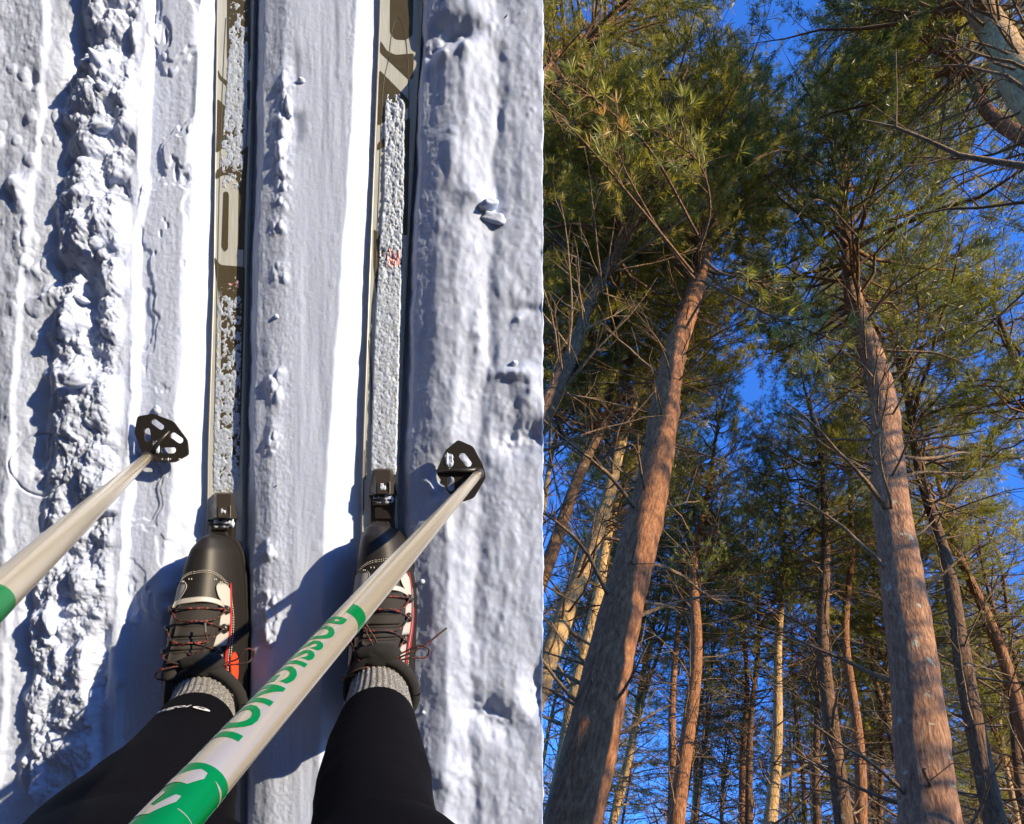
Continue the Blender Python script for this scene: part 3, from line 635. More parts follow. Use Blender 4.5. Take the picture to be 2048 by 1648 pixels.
def boot(sd):
    # centreline pixels measured at boot mid-height, x centre / half width by distance along the boot
    if sd == 'L': yc = [1062, 1075, 1100, 1140, 1200, 1260, 1330, 1400, 1432, 1445]; xc = [434, 431, 428, 425, 423, 423, 421, 420, 420, 420]; hw = [12, 38, 54, 63, 68, 71, 71, 70, 58, 30]
    else: yc = [1040, 1052, 1075, 1115, 1180, 1250, 1330, 1400, 1432, 1445]; xc = [758, 759, 762, 766, 768, 766, 760, 756, 755, 755]; hw = [14, 36, 50, 60, 68, 71, 71, 72, 58, 30]
    top_ = [.018, .038, .050, .058, .068, .086, .112, .118, .112, .09]; zb = ZT + .012
    grp = link('boot', None, person)
    yy = np.linspace(0, 1, 70); tt = np.linspace(0, len(yc) - 1, 70)
    iv = lambda a: np.interp(tt, range(len(a)), a)
    ker = np.array([1, 2, 3, 2, 1]) / 9
    sm = lambda a: np.convolve(np.pad(iv(a), 2, 'edge'), ker, 'valid')
    yv, xv, wv, tv = iv(yc), sm(xc), sm(hw), sm(top_); hm = .035; d = H - hm
    CY = -(yv - PY) / FPX * d; xl = (xv - wv - PX) / FPX * (H - .035); xr = (xv + wv - PX) / FPX * (H + .008); CX = (xl + xr) / 2; WW = (xr - xl) / 2 - .002
    K = 40
    def shell(i, a, dr=0.0):
        """point on the upper: a = 0 right side at sole, pi left side, pi/2 the top"""
        c, s = math.cos(a), math.sin(a); hh = tv[i] - zb; nar = 1 - .38 * sstep(.075, .115, tv[i])
        x = math.copysign(abs(c) ** .75, c) * (WW[i] + dr) * (1 - (1 - nar) * max(s, 0) ** 1.2); z = zb + .006 + (hh + dr) * max(s, 0) ** .8
        return np.array([CX[i] + x, CY[i], z])
    def fidx(py): return float(np.interp(py, yv, np.arange(70)))
    def sh(py, a, dr=0.0):
        a = a - .32 * math.sin(a); f = fidx(py); i = min(int(f), 68); t = f - i; return shell(i, a, dr) * (1 - t) + shell(i + 1, a, dr) * t
    V = []; 
    for i in range(70):
        for j in range(K): V.append(shell(i, math.pi * j / (K - 1)))
    F = [(i * K + j, i * K + j + 1, (i + 1) * K + j + 1, (i + 1) * K + j) for i in range(69) for j in range(K - 1)]
    F += [tuple(range(K))[::-1], tuple(69 * K + np.arange(K))]
    link('boot_upper', mesh('boot_upper', np.array(V) - PB, F, M_LEATH), grp)
    # sole: slab with welt slightly proud of the upper
    L = [(CX[i] + WW[i] + .003, CY[i]) for i in range(70)]; R_ = [(CX[i] - WW[i] - .003, CY[i]) for i in range(69, -1, -1)]
    poly = [(x, y + (.004 if k in (0, 139) else 0)) for k, (x, y) in enumerate(L + R_)]
    V, F = prism([(x, y) for x, y in poly], ZT + .006, zb + .007); link('sole', mesh('sole', np.array(V) - PB, F, M_SOLE, False), grp)
    def patch(name, rows, m, dr, parent=grp, n=10, thick=.0012, curve=0):
        """rows: (py, angle0, angle1) -> panel following the upper, with its own thickness"""
        py_ = np.linspace(rows[0][0], rows[-1][0], max(6, int(abs(rows[-1][0] - rows[0][0]) / 5)))
        a0 = np.interp(py_, [r[0] for r in rows], [r[1] for r in rows]); a1 = np.interp(py_, [r[0] for r in rows], [r[2] for r in rows])
        g1 = [[sh(p + curve * (u + (v_ - u) * k / n - 1.57) ** 2, u + (v_ - u) * k / n, dr) for k in range(n + 1)] for p, u, v_ in zip(py_, a0, a1)]
        g0 = [[sh(p + curve * (u + (v_ - u) * k / n - 1.57) ** 2, u + (v_ - u) * k / n, dr - thick) for k in range(n + 1)] for p, u, v_ in zip(py_, a0, a1)]
        m_, c_ = len(g1), n + 1; V = np.array(g1 + g0).reshape(-1, 3); o = m_ * c_; F = []
        for i in range(m_ - 1):
            for j in range(n): a = i * c_ + j; F += [(a, a + 1, a + c_ + 1, a + c_), (o + a, o + a + c_, o + a + c_ + 1, o + a + 1)]
        for i in range(m_ - 1):
            for j in (0, n): a = i * c_ + j; F.append((a, a + c_, o + a + c_, o + a))
        for i in (0, m_ - 1):
            for j in range(n): a = i * c_ + j; F.append((a, a + 1, o + a + 1, o + a))
        return link(name, mesh(name, V - PB, F, m), parent)
    Y0 = 0 if sd == 'L' else -22
    # tongue and vamp panels; angles: right side of the boot is 0, left is pi
    patch('tongue', [(1206 + Y0, 1.15, 2.0), (1225 + Y0, .98, 2.15), (1300, .95, 2.2), (1345, .9, 2.25)], M_MESH, .0045, thick=.005)
    for k in range(3):
        patch('tongue_pad', [(1248 + Y0 + k * 24, 1.15, 1.95), (1267 + Y0 + k * 24, 1.15, 1.95)], M_MESH, .0072, thick=.003)
    patch('throat_band', [(1193 + Y0, .95, 2.2), (1199 + Y0, .9, 2.24), (1203 + Y0, .9, 2.24)], M_PANEL, .0058, thick=.004, curve=26)
    for s in (1, -1):
        f = (lambda a: a) if s == 1 else (lambda a: math.pi - a)
        rows = lambda R0: [(p + Y0, f(a), f(b)) for p, a, b in R0]
        patch('white_panel', rows([(1166, .93, 1.12), (1174, .70, 1.20), (1192, .58, 1.10), (1206, .56, .92), (1218, .58, .74)]), M_PANEL, .0030)
        patch('white_panel', rows([(1226, .58, .95), (1250, .56, .95)]), M_PANEL, .0030)
        patch('white_panel', rows([(1262, .56, .97), (1290, .52, .95)]), M_PANEL, .0030)
        patch('white_panel', rows([(1306, .62, .86), (1330, .56, .80), (1346, .56, .7)]), M_PANEL, .0030)
        patch('heel_panel', [(1348, f(.42), f(.62)), (1385, f(.30), f(.66)), (1425, f(.28), f(.66)), (1438, f(.3), f(.5))], M_PANEL, .0030)
        patch('facing_trim', rows([(1165, .62, .68), (1230, .56, .63), (1300, .5, .57), (1350, .44, .5)]), M_RED if s == 1 else M_LEATH, .0036)
        # double row of stitching
        for off in (0, .06):
            for p in np.arange(1158 + Y0, 1350, 5.0):
                a = np.interp(p - Y0, [1158, 1165, 1180, 1230, 1300, 1350], [1.25, .95, .66, .52, .45, .40]) - off
                V, F = sweep([sh(p, f(a), .0012), sh(p + 3, f(a), .0012)], .0005, 4)
                if p == 1158 + Y0: st = Acc()
                st.add(V - PB, F)
            link('stitching', st.mesh('stitching', M_STITCH, False), grp)
        # lace hooks
        for k, p in enumerate((1219, 1256, 1298, 1352)):
            q = sh(p + Y0 * (k < 3), f(.80 if k < 3 else .5), .004); V, F = lump(.0052, .0065, .004, k + 2)
            link('lace_hook', mesh('lace_hook', V + q - PB, F, M_BLACK), grp)
            V, F = sweep([q + [-.004, .004, .0], q + [0, 0, .005], q + [.004, -.004, .0]], .0016, 6); link('lace_hook', mesh('lace_hook', V - PB, F, M_BLACK), grp)
    for p in np.arange(1153 + Y0, 1157 + Y0, 3): pass
    for off in (0, 3.5):                               # arc of stitches over the toe side of the panels
        st = Acc()
        for a in np.arange(.7, 2.44, .055):
            p = 1146 + Y0 - off + 34 * (a - 1.57) ** 2; V, F = sweep([sh(p, a, .001), sh(p, a + .03, .001)], .0005, 4); st.add(V - PB, F)
        link('stitching', st.mesh('stitching', M_STITCH, False), grp)
    patch('orange_tab' if sd == 'L' else 'red_side_print', [(1305, .30, .36), (1320, .20, .40), (1350, .18, .34), (1366, .2, .26)] if sd == 'L' else [(1215, .42, .46), (1260, .40, .46), (1300, .36, .42)], M_ORANGE if sd == 'L' else M_RED, .0034)
    if sd == 'R': patch('blue_side_line', [(1175, .54, .56), (1225, .50, .52), (1300, .46, .48)], mat('pale_blue_print', (.30, .42, .50), .5), .0034)
    # padded collar round the ankle
    cx, cy = (397, 1352) if sd == 'L' else (757, 1345)
    ank = socks[sd][0][2]; P = []
    for t in np.linspace(0, 2 * math.pi, 26)[:-1]:
        fr = math.sin(t)
        P.append(ank + np.array([math.cos(t) * .043, fr * (.046 if fr > 0 else .040), -.018 + .016 * fr]))
    P.append(P[0]); V, F = sweep(np.array(P), .0075, 14, False, lambda th, i: 1 + .05 * np.sin(i * 1.1 + th)); link('collar', mesh('collar', V - PB, F, M_PAD), grp)
    P2_ = [ank + np.array([math.cos(t) * .026, .048 + math.sin(t) * .014, -.004]) for t in np.linspace(0, 2 * math.pi, 20)]
    V, F = lump(.030, .016, .013, 9); link('tongue_top', mesh('tongue_top', V + ank + [0, .050, -.006] - PB, F, M_PAD), grp)
    # laces
    def lace(P, nm='lace', r=.0013, m=M_LACE): V, F = sweep(catmull(P, 8), r, 7); link(nm, mesh(nm, V - PB, F, m), grp)
    R3 = [1219 + Y0, 1256 + Y0, 1298 + Y0]
    knot = sh(1318, 1.5, .014)
    for a, b in ((0, 1), (1, 2)):
        lace([sh(R3[a], .80, .005), sh((R3[a] + R3[b]) / 2, 1.2, .010), sh((R3[a] + R3[b]) / 2 + 3, 1.7, .010), sh(R3[b], 2.34, .005)])
        lace([sh(R3[a], 2.34, .005), sh((R3[a] + R3[b]) / 2, 1.9, .011), sh((R3[a] + R3[b]) / 2 + 3, 1.45, .011), sh(R3[b], .80, .005)])
    lace([sh(R3[0], .8, .005), sh(R3[0] - 3, 1.2, .009), sh(R3[0] - 3, 1.9, .009), sh(R3[0], 2.34, .005)])
    lace([sh(R3[2], .80, .005), sh(1308, 1.15, .012), knot]); lace([sh(R3[2], 2.34, .005), sh(1308, 1.95, .012), knot])
    lace([sh(1352, .5, .006), sh(1340, .8, .012), sh(1324, 1.15, .014), knot]); lace([sh(1352, 2.64, .006), sh(1340, 2.3, .012), sh(1324, 1.95, .014), knot])
    V, F = lump(.005, .0035, .0035, 4); link('lace_knot', mesh('lace_knot', V + knot - PB, F, M_LACE), grp)
    if sd == 'L':
        z = knot[2] - .004
        loops = [[knot, U(465, 1322, z), U(488, 1300, z), U(506, 1300, z - .004), U(504, 1316, z - .006), U(480, 1328, z), knot],
                 [knot, U(395, 1318, z), U(366, 1303, z - .01), U(358, 1298, z - .012), U(364, 1310, z - .01), U(392, 1330, z), knot]]
        ends = [[knot, U(412, 1290, z + .004), U(411, 1265, z - .002)], [knot, U(450, 1345, z), U(470, 1370, z - .012), U(476, 1380, z - .016)]]
    else:
        z = knot[2] - .002
        loops = [[knot, U(800, 1308, z), U(840, 1291, z), U(858, 1300, z - .004), U(850, 1315, z - .006), U(820, 1316, z), knot],
                 [knot, U(745, 1290, z + .003), U(735, 1270, z), U(728, 1245, z - .004), U(740, 1262, z), U(755, 1290, z + .002), knot]]
        ends = [[knot, U(815, 1308, z + .003), U(850, 1290, z - .002), U(878, 1268, z - .004)], [knot, U(720, 1310, z), U(708, 1330, z - .02), U(694, 1350, z - .04)]]
    for P in loops: lace(P)
    for P in ends:
        lace(P); d_ = np.array(P[-1]) - np.array(P[-2]); d_ /= np.linalg.norm(d_); lace([P[-1], P[-1] + d_ * .006, P[-1] + d_ * .013], 'lace_tip', .0015, M_AGLET)
boot('L'); boot('R')
# small oval emblem and script line printed on the left shin
Pc, Rc = socks['L']
def on_leg(i, a, dr):
    T = Pc[i + 1] - Pc[i - 1]; T /= np.linalg.norm(T); c = np.array([0, 0, H]) - Pc[i]; c -= T * c.dot(T); c /= np.linalg.norm(c); e = np.cross(T, c); e = -e if e[0] > 0 else e
    return Pc[i], T, c, e
ctr, T, c, e = on_leg(30, 0, 0); Rr = float(Rc[30]) * 1.045
def legp(u, v_, dr=.0006): a = (u + .017) / Rr; return ctr + T * v_ + (c * math.cos(a) + e * math.sin(a)) * (Rr + dr)
def leg_patch(name, ring, m, dr=.0006):
    cen = np.mean(ring, 0); V = [legp(*cen, dr)] + [legp(*(cen + (np.array(p) - cen) * .5), dr) for p in ring] + [legp(*p, dr) for p in ring]; n = len(ring)
    F = [(0, 1 + i, 1 + (i + 1) % n) for i in range(n)] + [(1 + i, 1 + n + i, 1 + n + (i + 1) % n, 1 + (i + 1) % n) for i in range(n)]
    link(name, mesh(name, np.array(V) - PB, F, m), tights)
q0 = np.array([-.016, -.004])
leg_patch('emblem', [(q0[0] + .0085 * math.cos(t), q0[1] + .0034 * math.sin(t)) for t in np.linspace(0, 2 * math.pi, 25)[:-1]], M_PRINT, .0016)
leg_patch('emblem_mark', [(q0[0] - .004, q0[1] - .001), (q0[0] + .001, q0[1] - .0008), (q0[0] + .001, q0[1] - .002), (q0[0] + .005, q0[1] + .001), (q0[0], q0[1] + .0006), (q0[0] - .001, q0[1] + .002)], M_TIGHT, .0022)
cu = bpy.data.curves.new('t', 'FONT'); cu.body = 'sugoi'; cu.offset = .01; cu.shear = .4; ob = bpy.data.objects.new('t', cu); COL.objects.link(ob)
dg = bpy.context.evaluated_depsgraph_get(); dg.update(); me = bpy.data.meshes.new_from_object(ob.evaluated_get(dg)); bpy.data.objects.remove(ob)
xb = max(v.co.x for v in me.vertices)
for v in me.vertices: v.co = Vector(legp(-.006 + (1 - v.co.x / xb) * .034 * 1.0, -.006 + .002 * 0 - v.co.y * -.0095 * -1 + .004, .0018) - PB)
me.materials.clear(); me.materials.append(M_PRINT); link('script_print', me, tights)

# ------------------------------------------------------------------ forest
gx = np.linspace(-1, 1, 90); GX, GY = np.meshgrid(np.sign(gx) * np.abs(gx) ** 2.2 * 900, np.sign(gx) * np.abs(gx) ** 2.2 * 900)
GZ = .12 * fbm(GX / 6, GY / 6, 3, 300) + 0 * GX
n = 90; ii, jj = np.meshgrid(np.arange(n - 1), np.arange(n - 1), indexing='ij'); a = (ii * n + jj).ravel()
M_FLOOR = mat('darkened_floor', (.10, .06, .035), .95); k = NT(M_FLOOR); v = k.coord()  # unseen floor: shade put into its colour, cutting bounce light onto the snow
k.l(k.mix(k.ramp(k.noise(v, .35, 4), [(.60, (0,) * 3), (.64, (1,) * 3)]), (.030, .021, .015), (.06, .045, .030)), k.b.inputs['Base Color'])
link('forest_floor', mesh('forest_floor', np.stack([GX.ravel(), GY.ravel(), GZ.ravel()], 1), np.stack([a, a + 1, a + n + 1, a + n], 1), M_FLOOR), None, kind='structure')

def ray(px, py): return np.array(M3 @ Vector(((px - PX) / FPX, -(py - PY) / FPX, -1.0)))
CP = np.array(CAMP)
class WoodAcc:
    def __init__(s): s.V = []; s.F = []; s.n = 0
    def tube(s, P, R, k=4):
        V, F = sweep(P, R, k, False); s.V.append(V); s.F.append(np.array(F) + s.n); s.n += len(V)
    def mesh(s, name, m): return mesh(name, np.concatenate(s.V), np.concatenate(s.F), m)
def needles(C, Dn, k, ln, w, r, spread=.9):
    """C centres, Dn unit directions of tufts -> thin triangles"""
    n = len(C); d = Dn[:, None, :] + spread * r.normal(size=(n, k, 3)) * .62; d /= np.linalg.norm(d, axis=2)[..., None]
    sd = np.cross(d, r.normal(size=(n, k, 3))); sd /= np.linalg.norm(sd, axis=2)[..., None]
    L = ln * r.uniform(.65, 1.15, size=(n, k, 1)); W_ = w * r.uniform(.8, 1.3, size=(n, k, 1))
    b = C[:, None, :] + d * L * .04; V = np.stack([b - sd * W_ * .35, b + d * L * .55 + sd * W_ * .5, b + d * L], 2).reshape(-1, 3)
    return V, np.arange(len(V)).reshape(-1, 3)
def crown(seed, L, R, up, dens, nk=9, ln=.13, w=.013, flat=.35):
    r = np.random.default_rng(seed); wood = WoodAcc(); C = []; Dn = []
    z = 0.0
    while z < L:
        f = z / L; prof_ = np.interp(f, [0, .12, .3, .6, .85, 1], [.55, .9, 1, .72, .4, .12]) * R
        for q in range(int(r.integers(3, 6))):
            az = r.uniform(0, 2 * math.pi); ln_ = prof_ * r.uniform(.55, 1.2); el = math.radians(up + 28 * f + r.normal() * 9)
            h_ = np.array([math.cos(az), math.sin(az), 0]); sid = np.array([-h_[1], h_[0], 0]); z0 = z + r.uniform(-.2, .2)
            P = []; bend = r.normal() * .12; 
            for t in np.linspace(0, 1, 7): P.append(np.array([0, 0, z0]) + h_ * ln_ * t * math.cos(el) + sid * bend * ln_ * t * t + np.array([0, 0, 1]) * ln_ * (math.sin(el) * t - .18 * t * t + .22 * t ** 3) + r.normal(size=3) * .03 * ln_ * (t > 0) * .6)
            P = np.array(P); r0 = .010 + .011 * ln_; wood.tube(P, np.linspace(r0, .004, 7), 5)
            nsec = int(ln_ / (.21 / dens)) + 2
            for s_ in range(nsec):
                t = r.uniform(.28, 1.0) if s_ else 1.0; i = min(int(t * 6), 5); p = P[i] * (1 - (t * 6 - i)) + P[i + 1] * (t * 6 - i)
                dirL = P[i + 1] - P[i]; dirL /= np.linalg.norm(dirL); sg = 1 if r.random() < .5 else -1
                l2 = ln_ * (1.05 - t) * .45 + r.uniform(.18, .42); dd = dirL * .75 + sid * sg * r.uniform(.5, 1.1) * (s_ > 0) + np.array([0, 0, 1]) * r.normal() * .28; dd /= np.linalg.norm(dd)
                up_ = np.array([0, 0, .35]); q1 = p + dd * l2 * .5 + r.normal(size=3) * .03; q2 = p + dd * l2 + up_ * l2 * .35
                wood.tube(np.array([p, q1, q2]), [.006, .0045, .003], 3)
                nt_ = max(2, int(l2 / .075 * dens))
                for tt in np.linspace(.32, 1, nt_):
                    pt = (p * (1 - tt) + q1 * tt) if tt < .5 and False else (p * (1 - tt) ** 2 + q1 * 2 * tt * (1 - tt) + q2 * tt * tt)
                    C.append(pt + r.normal(size=3) * .025); d_ = dd + np.array([0, 0, .45]) + r.normal(size=3) * .35; Dn.append(d_ / np.linalg.norm(d_))
        z += r.uniform(.42, .62) / max(dens, .6) ** .5
    C = np.array(C); Dn = np.array(Dn); V, F = needles(C, Dn, nk, ln, w, r)
    return V, F, wood, len(C)
def bare(seed, L, n, lmin, lmax):
    r = np.random.default_rng(seed); wood = WoodAcc()
    for q in range(n):
        az = r.uniform(0, 2 * math.pi); ln_ = r.uniform(lmin, lmax) * r.uniform(.5, 1); z = r.uniform(0, L); P = dead_limb(r, az, ln_, z); wood.tube(P, np.linspace(.008 + .007 * ln_, .003, len(P)), 4)
        for s_ in range(int(ln_ * 5)):
            i = int(r.integers(2, len(P) - 1)); d = P[i + 1] - P[i]; d /= np.linalg.norm(d); dd = d + r.normal(size=3) * .6; dd /= np.linalg.norm(dd); l2 = r.uniform(.2, .6) * min(1, ln_)
            wood.tube(np.array([P[i], P[i] + dd * l2 * .5 + r.normal(size=3) * .02, P[i] + dd * l2 + r.normal(size=3) * .05]), [.0055, .004, .002], 3)
    return wood
def dead_limb(r, az, ln_, z, el=None):
    h_ = np.array([math.cos(az), math.sin(az), 0]); sid = np.array([-h_[1], h_[0], 0]); el = math.radians(r.uniform(0, 42)) if el is None else el
    P = [np.array([0, 0, z])]; d = h_ * math.cos(el) + np.array([0, 0, math.sin(el)])
    m_ = 7
    for t in range(m_): d = d + r.normal(size=3) * .10 + np.array([0, 0, r.uniform(-.06, .05)]); d /= np.linalg.norm(d); P.append(P[-1] + d * ln_ / m_)
    return np.array(P)
CR = []
for i, (L, R, up, dens, nk, ln, w) in enumerate([(12, 3.1, 24, 1.1, 13, .13, .014), (12, 3.2, 18, 1.15, 13, .13, .014), (9.5, 2.3, 20, 1.0, 10, .14, .016), (9.5, 2.1, 14, 1.0, 10, .14, .016), (9, 1.9, 26, .9, 9, .15, .018), (10, 2.2, 8, .8, 9, .15, .018)]):
    V, F, wood, nt_ = crown(500 + i, L, R, up, dens, nk, ln, w)
    CR.append((L, mesh('crown', V, F, M_NEED[0], False), mesh('crown', V, F, M_NEED[1], False), wood.mesh('branches', M_TWIGS)))
    print('crown', i, nt_, len(F), wood.n)
BR = [bare(700 + i, 8, nn, .5, lm).mesh('dead_branches', M_TWIGS if i % 2 else M_LIMB) for i, (nn, lm) in enumerate([(64, 2.2), (54, 1.8), (70, 1.6), (46, 2.6)])]

def trunk_mesh(r0, Ht, seed, sides, rings, m, wob=.02, knots=()):
    r = np.random.default_rng(seed); z = np.concatenate([np.linspace(-.3, 2.6, max(4, rings // 6), endpoint=False), np.linspace(2.6, Ht, rings)])
    ph = r.uniform(0, 6, 6); s = wob * np.clip(z / 8, 0, 1.2)
    P = np.stack([s * (np.sin(z * .55 + ph[0]) + .5 * np.sin(z * 1.3 + ph[1])), s * (np.sin(z * .5 + ph[2]) + .5 * np.sin(z * 1.2 + ph[3])), z], 1)
    R = r0 * np.interp(z / Ht, [-.1, 0, .06, .3, .6, 1], [1.5, 1.35, 1.08, .9, .55, .06])
    kn = [(r.uniform(min(2.5, Ht * .5), Ht * .8), r.uniform(0, 6.28)) for _ in range(int(rings * .35))] + list(knots)
    def pf(th, i):
        o = 1 + .035 * fbm(np.cos(th) * 2 + seed, np.sin(th) * 2 + z[i] * .8, 3, seed)
        o = o + .022 * vnoise(th * sides / 9.0, np.full_like(th, z[i] * 7), seed + 5)
        for kz, ka in kn:
            if abs(z[i] - kz) < .3: o = o + .10 * np.exp(-((z[i] - kz) / .09) ** 2 - (np.angle(np.exp(1j * (th - ka))) / .5) ** 2) + .03 * math.exp(-((z[i] - kz) / .07) ** 2)
        return o
    V, F = sweep(P, R, sides, True, pf); return mesh('trunk', V, F, m), P, R, z
NTREE = 0
def tree(lab, pb, pt, w, dia, Ht, cb, var, tone, m, group=None, limbs=0, bare_on=True, cs=.78, near=False, knots=(), maxlean=.12):
    global NTREE; NTREE += 1; sd = NTREE * 13
    zd = FPX * dia / w; A_ = CP + ray(*pb) * zd
    B_ = None
    if pt is not None:
        rt = ray(*pt); t = (A_ - CP)[:2].dot(rt[:2]) / rt[:2].dot(rt[:2]); B_ = CP + rt * t; ax = B_ - A_; ax /= np.linalg.norm(ax)
        if ax[2] < 0: ax = np.array([0, 0, 1.0])
    else: ax = np.array([0, 0, 1.0])
    base = A_ - ax * (A_[2] / ax[2])
    return plant(lab, base, ax, dia, Ht, cb, var, tone, m, group, limbs, bare_on, cs, near, sd, knots)
def plant(lab, base, ax, dia, Ht, cb, var, tone, m, group, limbs, bare_on, cs, near, sd, knots=()):
    q = Vector((0, 0, 1)).rotation_difference(Vector(ax)); r = np.random.default_rng(sd)
    root = link('pine_tree', None, None, Matrix.Translation(Vector(base)) @ q.to_matrix().to_4x4(), label=lab, category='tree')
    if group: root['group'] = group
    me, P, R, z = trunk_mesh(dia / 2, Ht, sd, 48 if near else 14, 150 if near else 40, m, .05 if near else .09, knots)
    link('trunk', me, root)
    L, c0, c1, wd = CR[var]; sc = (Ht - cb) / L; 
    rot = Matrix.Translation((0, 0, cb)) @ Matrix.Rotation(r.uniform(0, 6.28), 4, 'Z') @ Matrix.Diagonal((cs, cs, sc, 1))
    o = link('crown', c1 if tone else c0, root); o.matrix_parent_inverse = Matrix.Identity(4); o.matrix_local = rot
    o = link('branches', wd, root); o.matrix_local = rot; o['kind'] = 'stuff'
    if bare_on:
        o = link('dead_branches', BR[sd % 4], root); o['kind'] = 'stuff'; lo = max(2.6, cb - 7.2) if not limbs else max(3, cb - 4.5)
        o.matrix_local = Matrix.Translation((0, 0, lo)) @ Matrix.Rotation(r.uniform(0, 6.28), 4, 'Z') @ Matrix.Diagonal((1, 1, max(.3, (cb + 1.0 - lo) / 8), 1))
    for i in range(limbs):
        zz = r.uniform(3.2, cb + .5) if i > 3 else r.uniform(3.4, 7.5); ln_ = r.uniform(.5, 1.9) * (1 if zz > 5 else .6)
        wa = WoodAcc(); Pl = dead_limb(r, r.uniform(0, 6.28), ln_, zz, math.radians(r.uniform(8, 50)))
        Pl[:, 0] += np.interp(zz, z, P[:, 0]); Pl[:, 1] += np.interp(zz, z, P[:, 1])
        wa.tube(Pl, np.linspace(.012 + .010 * ln_, .006, len(Pl)), 7)
        for s_ in range(int(ln_ * 3)):
            k_ = int(r.integers(3, len(Pl) - 1)); d = Pl[k_ + 1] - Pl[k_]; d /= np.linalg.norm(d); dd = d + r.normal(size=3) * .5; dd /= np.linalg.norm(dd); l2 = r.uniform(.15, .6)
            wa.tube(np.array([Pl[k_], Pl[k_] + dd * l2 * .5 + r.normal(size=3) * .02, Pl[k_] + dd * l2]), [.006, .0045, .0025], 4)
        link('limb', wa.mesh('limb', M_LIMB), root)
    return root
# trees that the photograph shows one by one
NEAR_L = tree('big red brown pine trunk leaning in from the lower left, nearest on the left', (1152, 1600), (1395, 560), 112, .42, 23, 12.0, 0, 0, M_BARK_A, limbs=26, near=True, cs=.8)
NEAR_R = tree('big pink brown pine with pale lichen spots, nearest trunk on the right', (1862, 1600), (1690, 400), 102, .40, 25, 12.4, 1, 1, M_BARK_B, limbs=26, near=True, cs=1.02)
tree('sunlit tan pine trunk left of the big red brown trunk', (1096, 1330), (1238, 900), 46, .30, 19, 10.5, 2, 0, M_BARK_C, limbs=14, near=True)
tree('slim tan pine forking high at the left border of the forest', (1096, 955), (1165, 740), 19, .17, 17, 11.0, 4, 0, M_BARK_C)
tree('half hidden pine right behind the big red brown trunk', (1172, 1330), (1222, 1090), 36, .30, 18, 10, 3, 1, M_BARK_C, limbs=8)
tree('dark pine just right of the big red brown trunk base', (1205, 1600), (1292, 1150), 26, .24, 17, 9, 5, 1, M_BARK_D)
tree('thin wavy sunlit pine second to the right of the big red brown trunk', (1243, 1600), (1330, 1200), 18, .19, 16, 8.5, 4, 0, M_BARK_C)
tree('straight brown pine with twin stem rising left of centre', (1352, 1600), (1412, 1060), 36, .27, 18, 9.5, 2, 1, M_BARK_A, limbs=10)
tree('slightly thinner twin stem close beside the straight brown pine', (1348, 1480), (1374, 1150), 20, .19, 17, 10.0, 3, 0, M_BARK_A)
tree('very thin dark pine right of the twin stems', (1392, 1600), (1426, 1300), 13, .15, 15, 8.5, 5, 1, M_BARK_D)
tree('thinnest dark sapling stem in the bright gap left of centre', (1448, 1600), (1458, 1440), 9, .11, 12, 8, 4, 1, M_BARK_D)
tree('crooked dark brown pine left of the patchy sunlit centre trunk', (1502, 1600), (1512, 1150), 20, .19, 16, 9, 3, 0, M_BARK_D)
tree('centre pine with bright and dark patches low on its trunk', (1541, 1600), (1572, 1000), 29, .24, 17, 9.8, 2, 0, M_BARK_C, limbs=8)
tree('thin dark pine right of the patchy centre trunk', (1643, 1600), (1636, 1150), 20, .18, 16, 9, 4, 1, M_BARK_D)
tree('gently bent grey brown pine left of the smooth reddish pole trunk', (1689, 1600), (1640, 1050), 39, .28, 19, 10, 3, 1, M_BARK_D, limbs=10)
tree('smooth straight reddish pine with almost no low branches', (1712, 1600), (1697, 620), 26, .21, 19, 12.5, 4, 1, M_BARK_A, bare_on=False, limbs=5)
tree('thin pine just right of the smooth reddish pine', (1757, 1600), (1726, 1240), 16, .17, 16, 9.5, 5, 0, M_BARK_D)
tree('dark pine in front of a sunlit stem, left of the lichened trunk', (1792, 1600), (1752, 1180), 20, .19, 17, 9.5, 2, 1, M_BARK_D)
tree('sunlit tan stem touching the left side of the lichened trunk', (1816, 1600), (1790, 1400), 24, .24, 18, 10, 3, 0, M_BARK_C)
tree('thin dark pine first to the right of the lichened trunk', (1962, 1600), (1912, 1280), 13, .16, 15, 8.5, 4, 1, M_BARK_D)
tree('thin pine second to the right of the lichened trunk', (1992, 1600), (1948, 1280), 13, .16, 16, 8.8, 5, 0, M_BARK_D)
tree('thin mottled pine between the dark ones and the leaning tan trunk', (2012, 1600), (1965, 1200), 17, .18, 16, 9, 2, 0, M_BARK_C)
tree('leaning tan brown pine running down the right border', (2032, 1450), (1896, 1000), 33, .27, 19, 10, 3, 0, M_BARK_A, limbs=8)
tree('narrow dark pine high at the right border above the leaning tan one', (2034, 1280), (1962, 1020), 18, .20, 18, 10.5, 5, 1, M_BARK_D)
tree('dark leaning pine behind the canopy in the upper right', (2030, 730), (1935, 470), 28, .26, 19, 12.0, 2, 1, M_BARK_D)
tree('thick pale sunlit pine trunk cutting across the top right corner', (2026, 92), (1966, 18), 80, .38, 21, 11.0, 0, 1, M_BARK_C, limbs=6, near=True)
tree('small pine with pale green top in the middle distance at centre', (1592, 1300), (1590, 1100), 12, .16, 15.5, 7, 4, 0, M_BARK_D)
tree('reddish thin pine in front of the left canopy', (1108, 1600), (1190, 1250), 20, .22, 17, 9.5, 2, 0, M_BARK_A)
tree('pine whose bare stems hang into the top left corner of the forest', (1092, 660), (1180, 500), 22, .20, 17, 10.5, 0, 1, M_BARK_A, cs=.8)
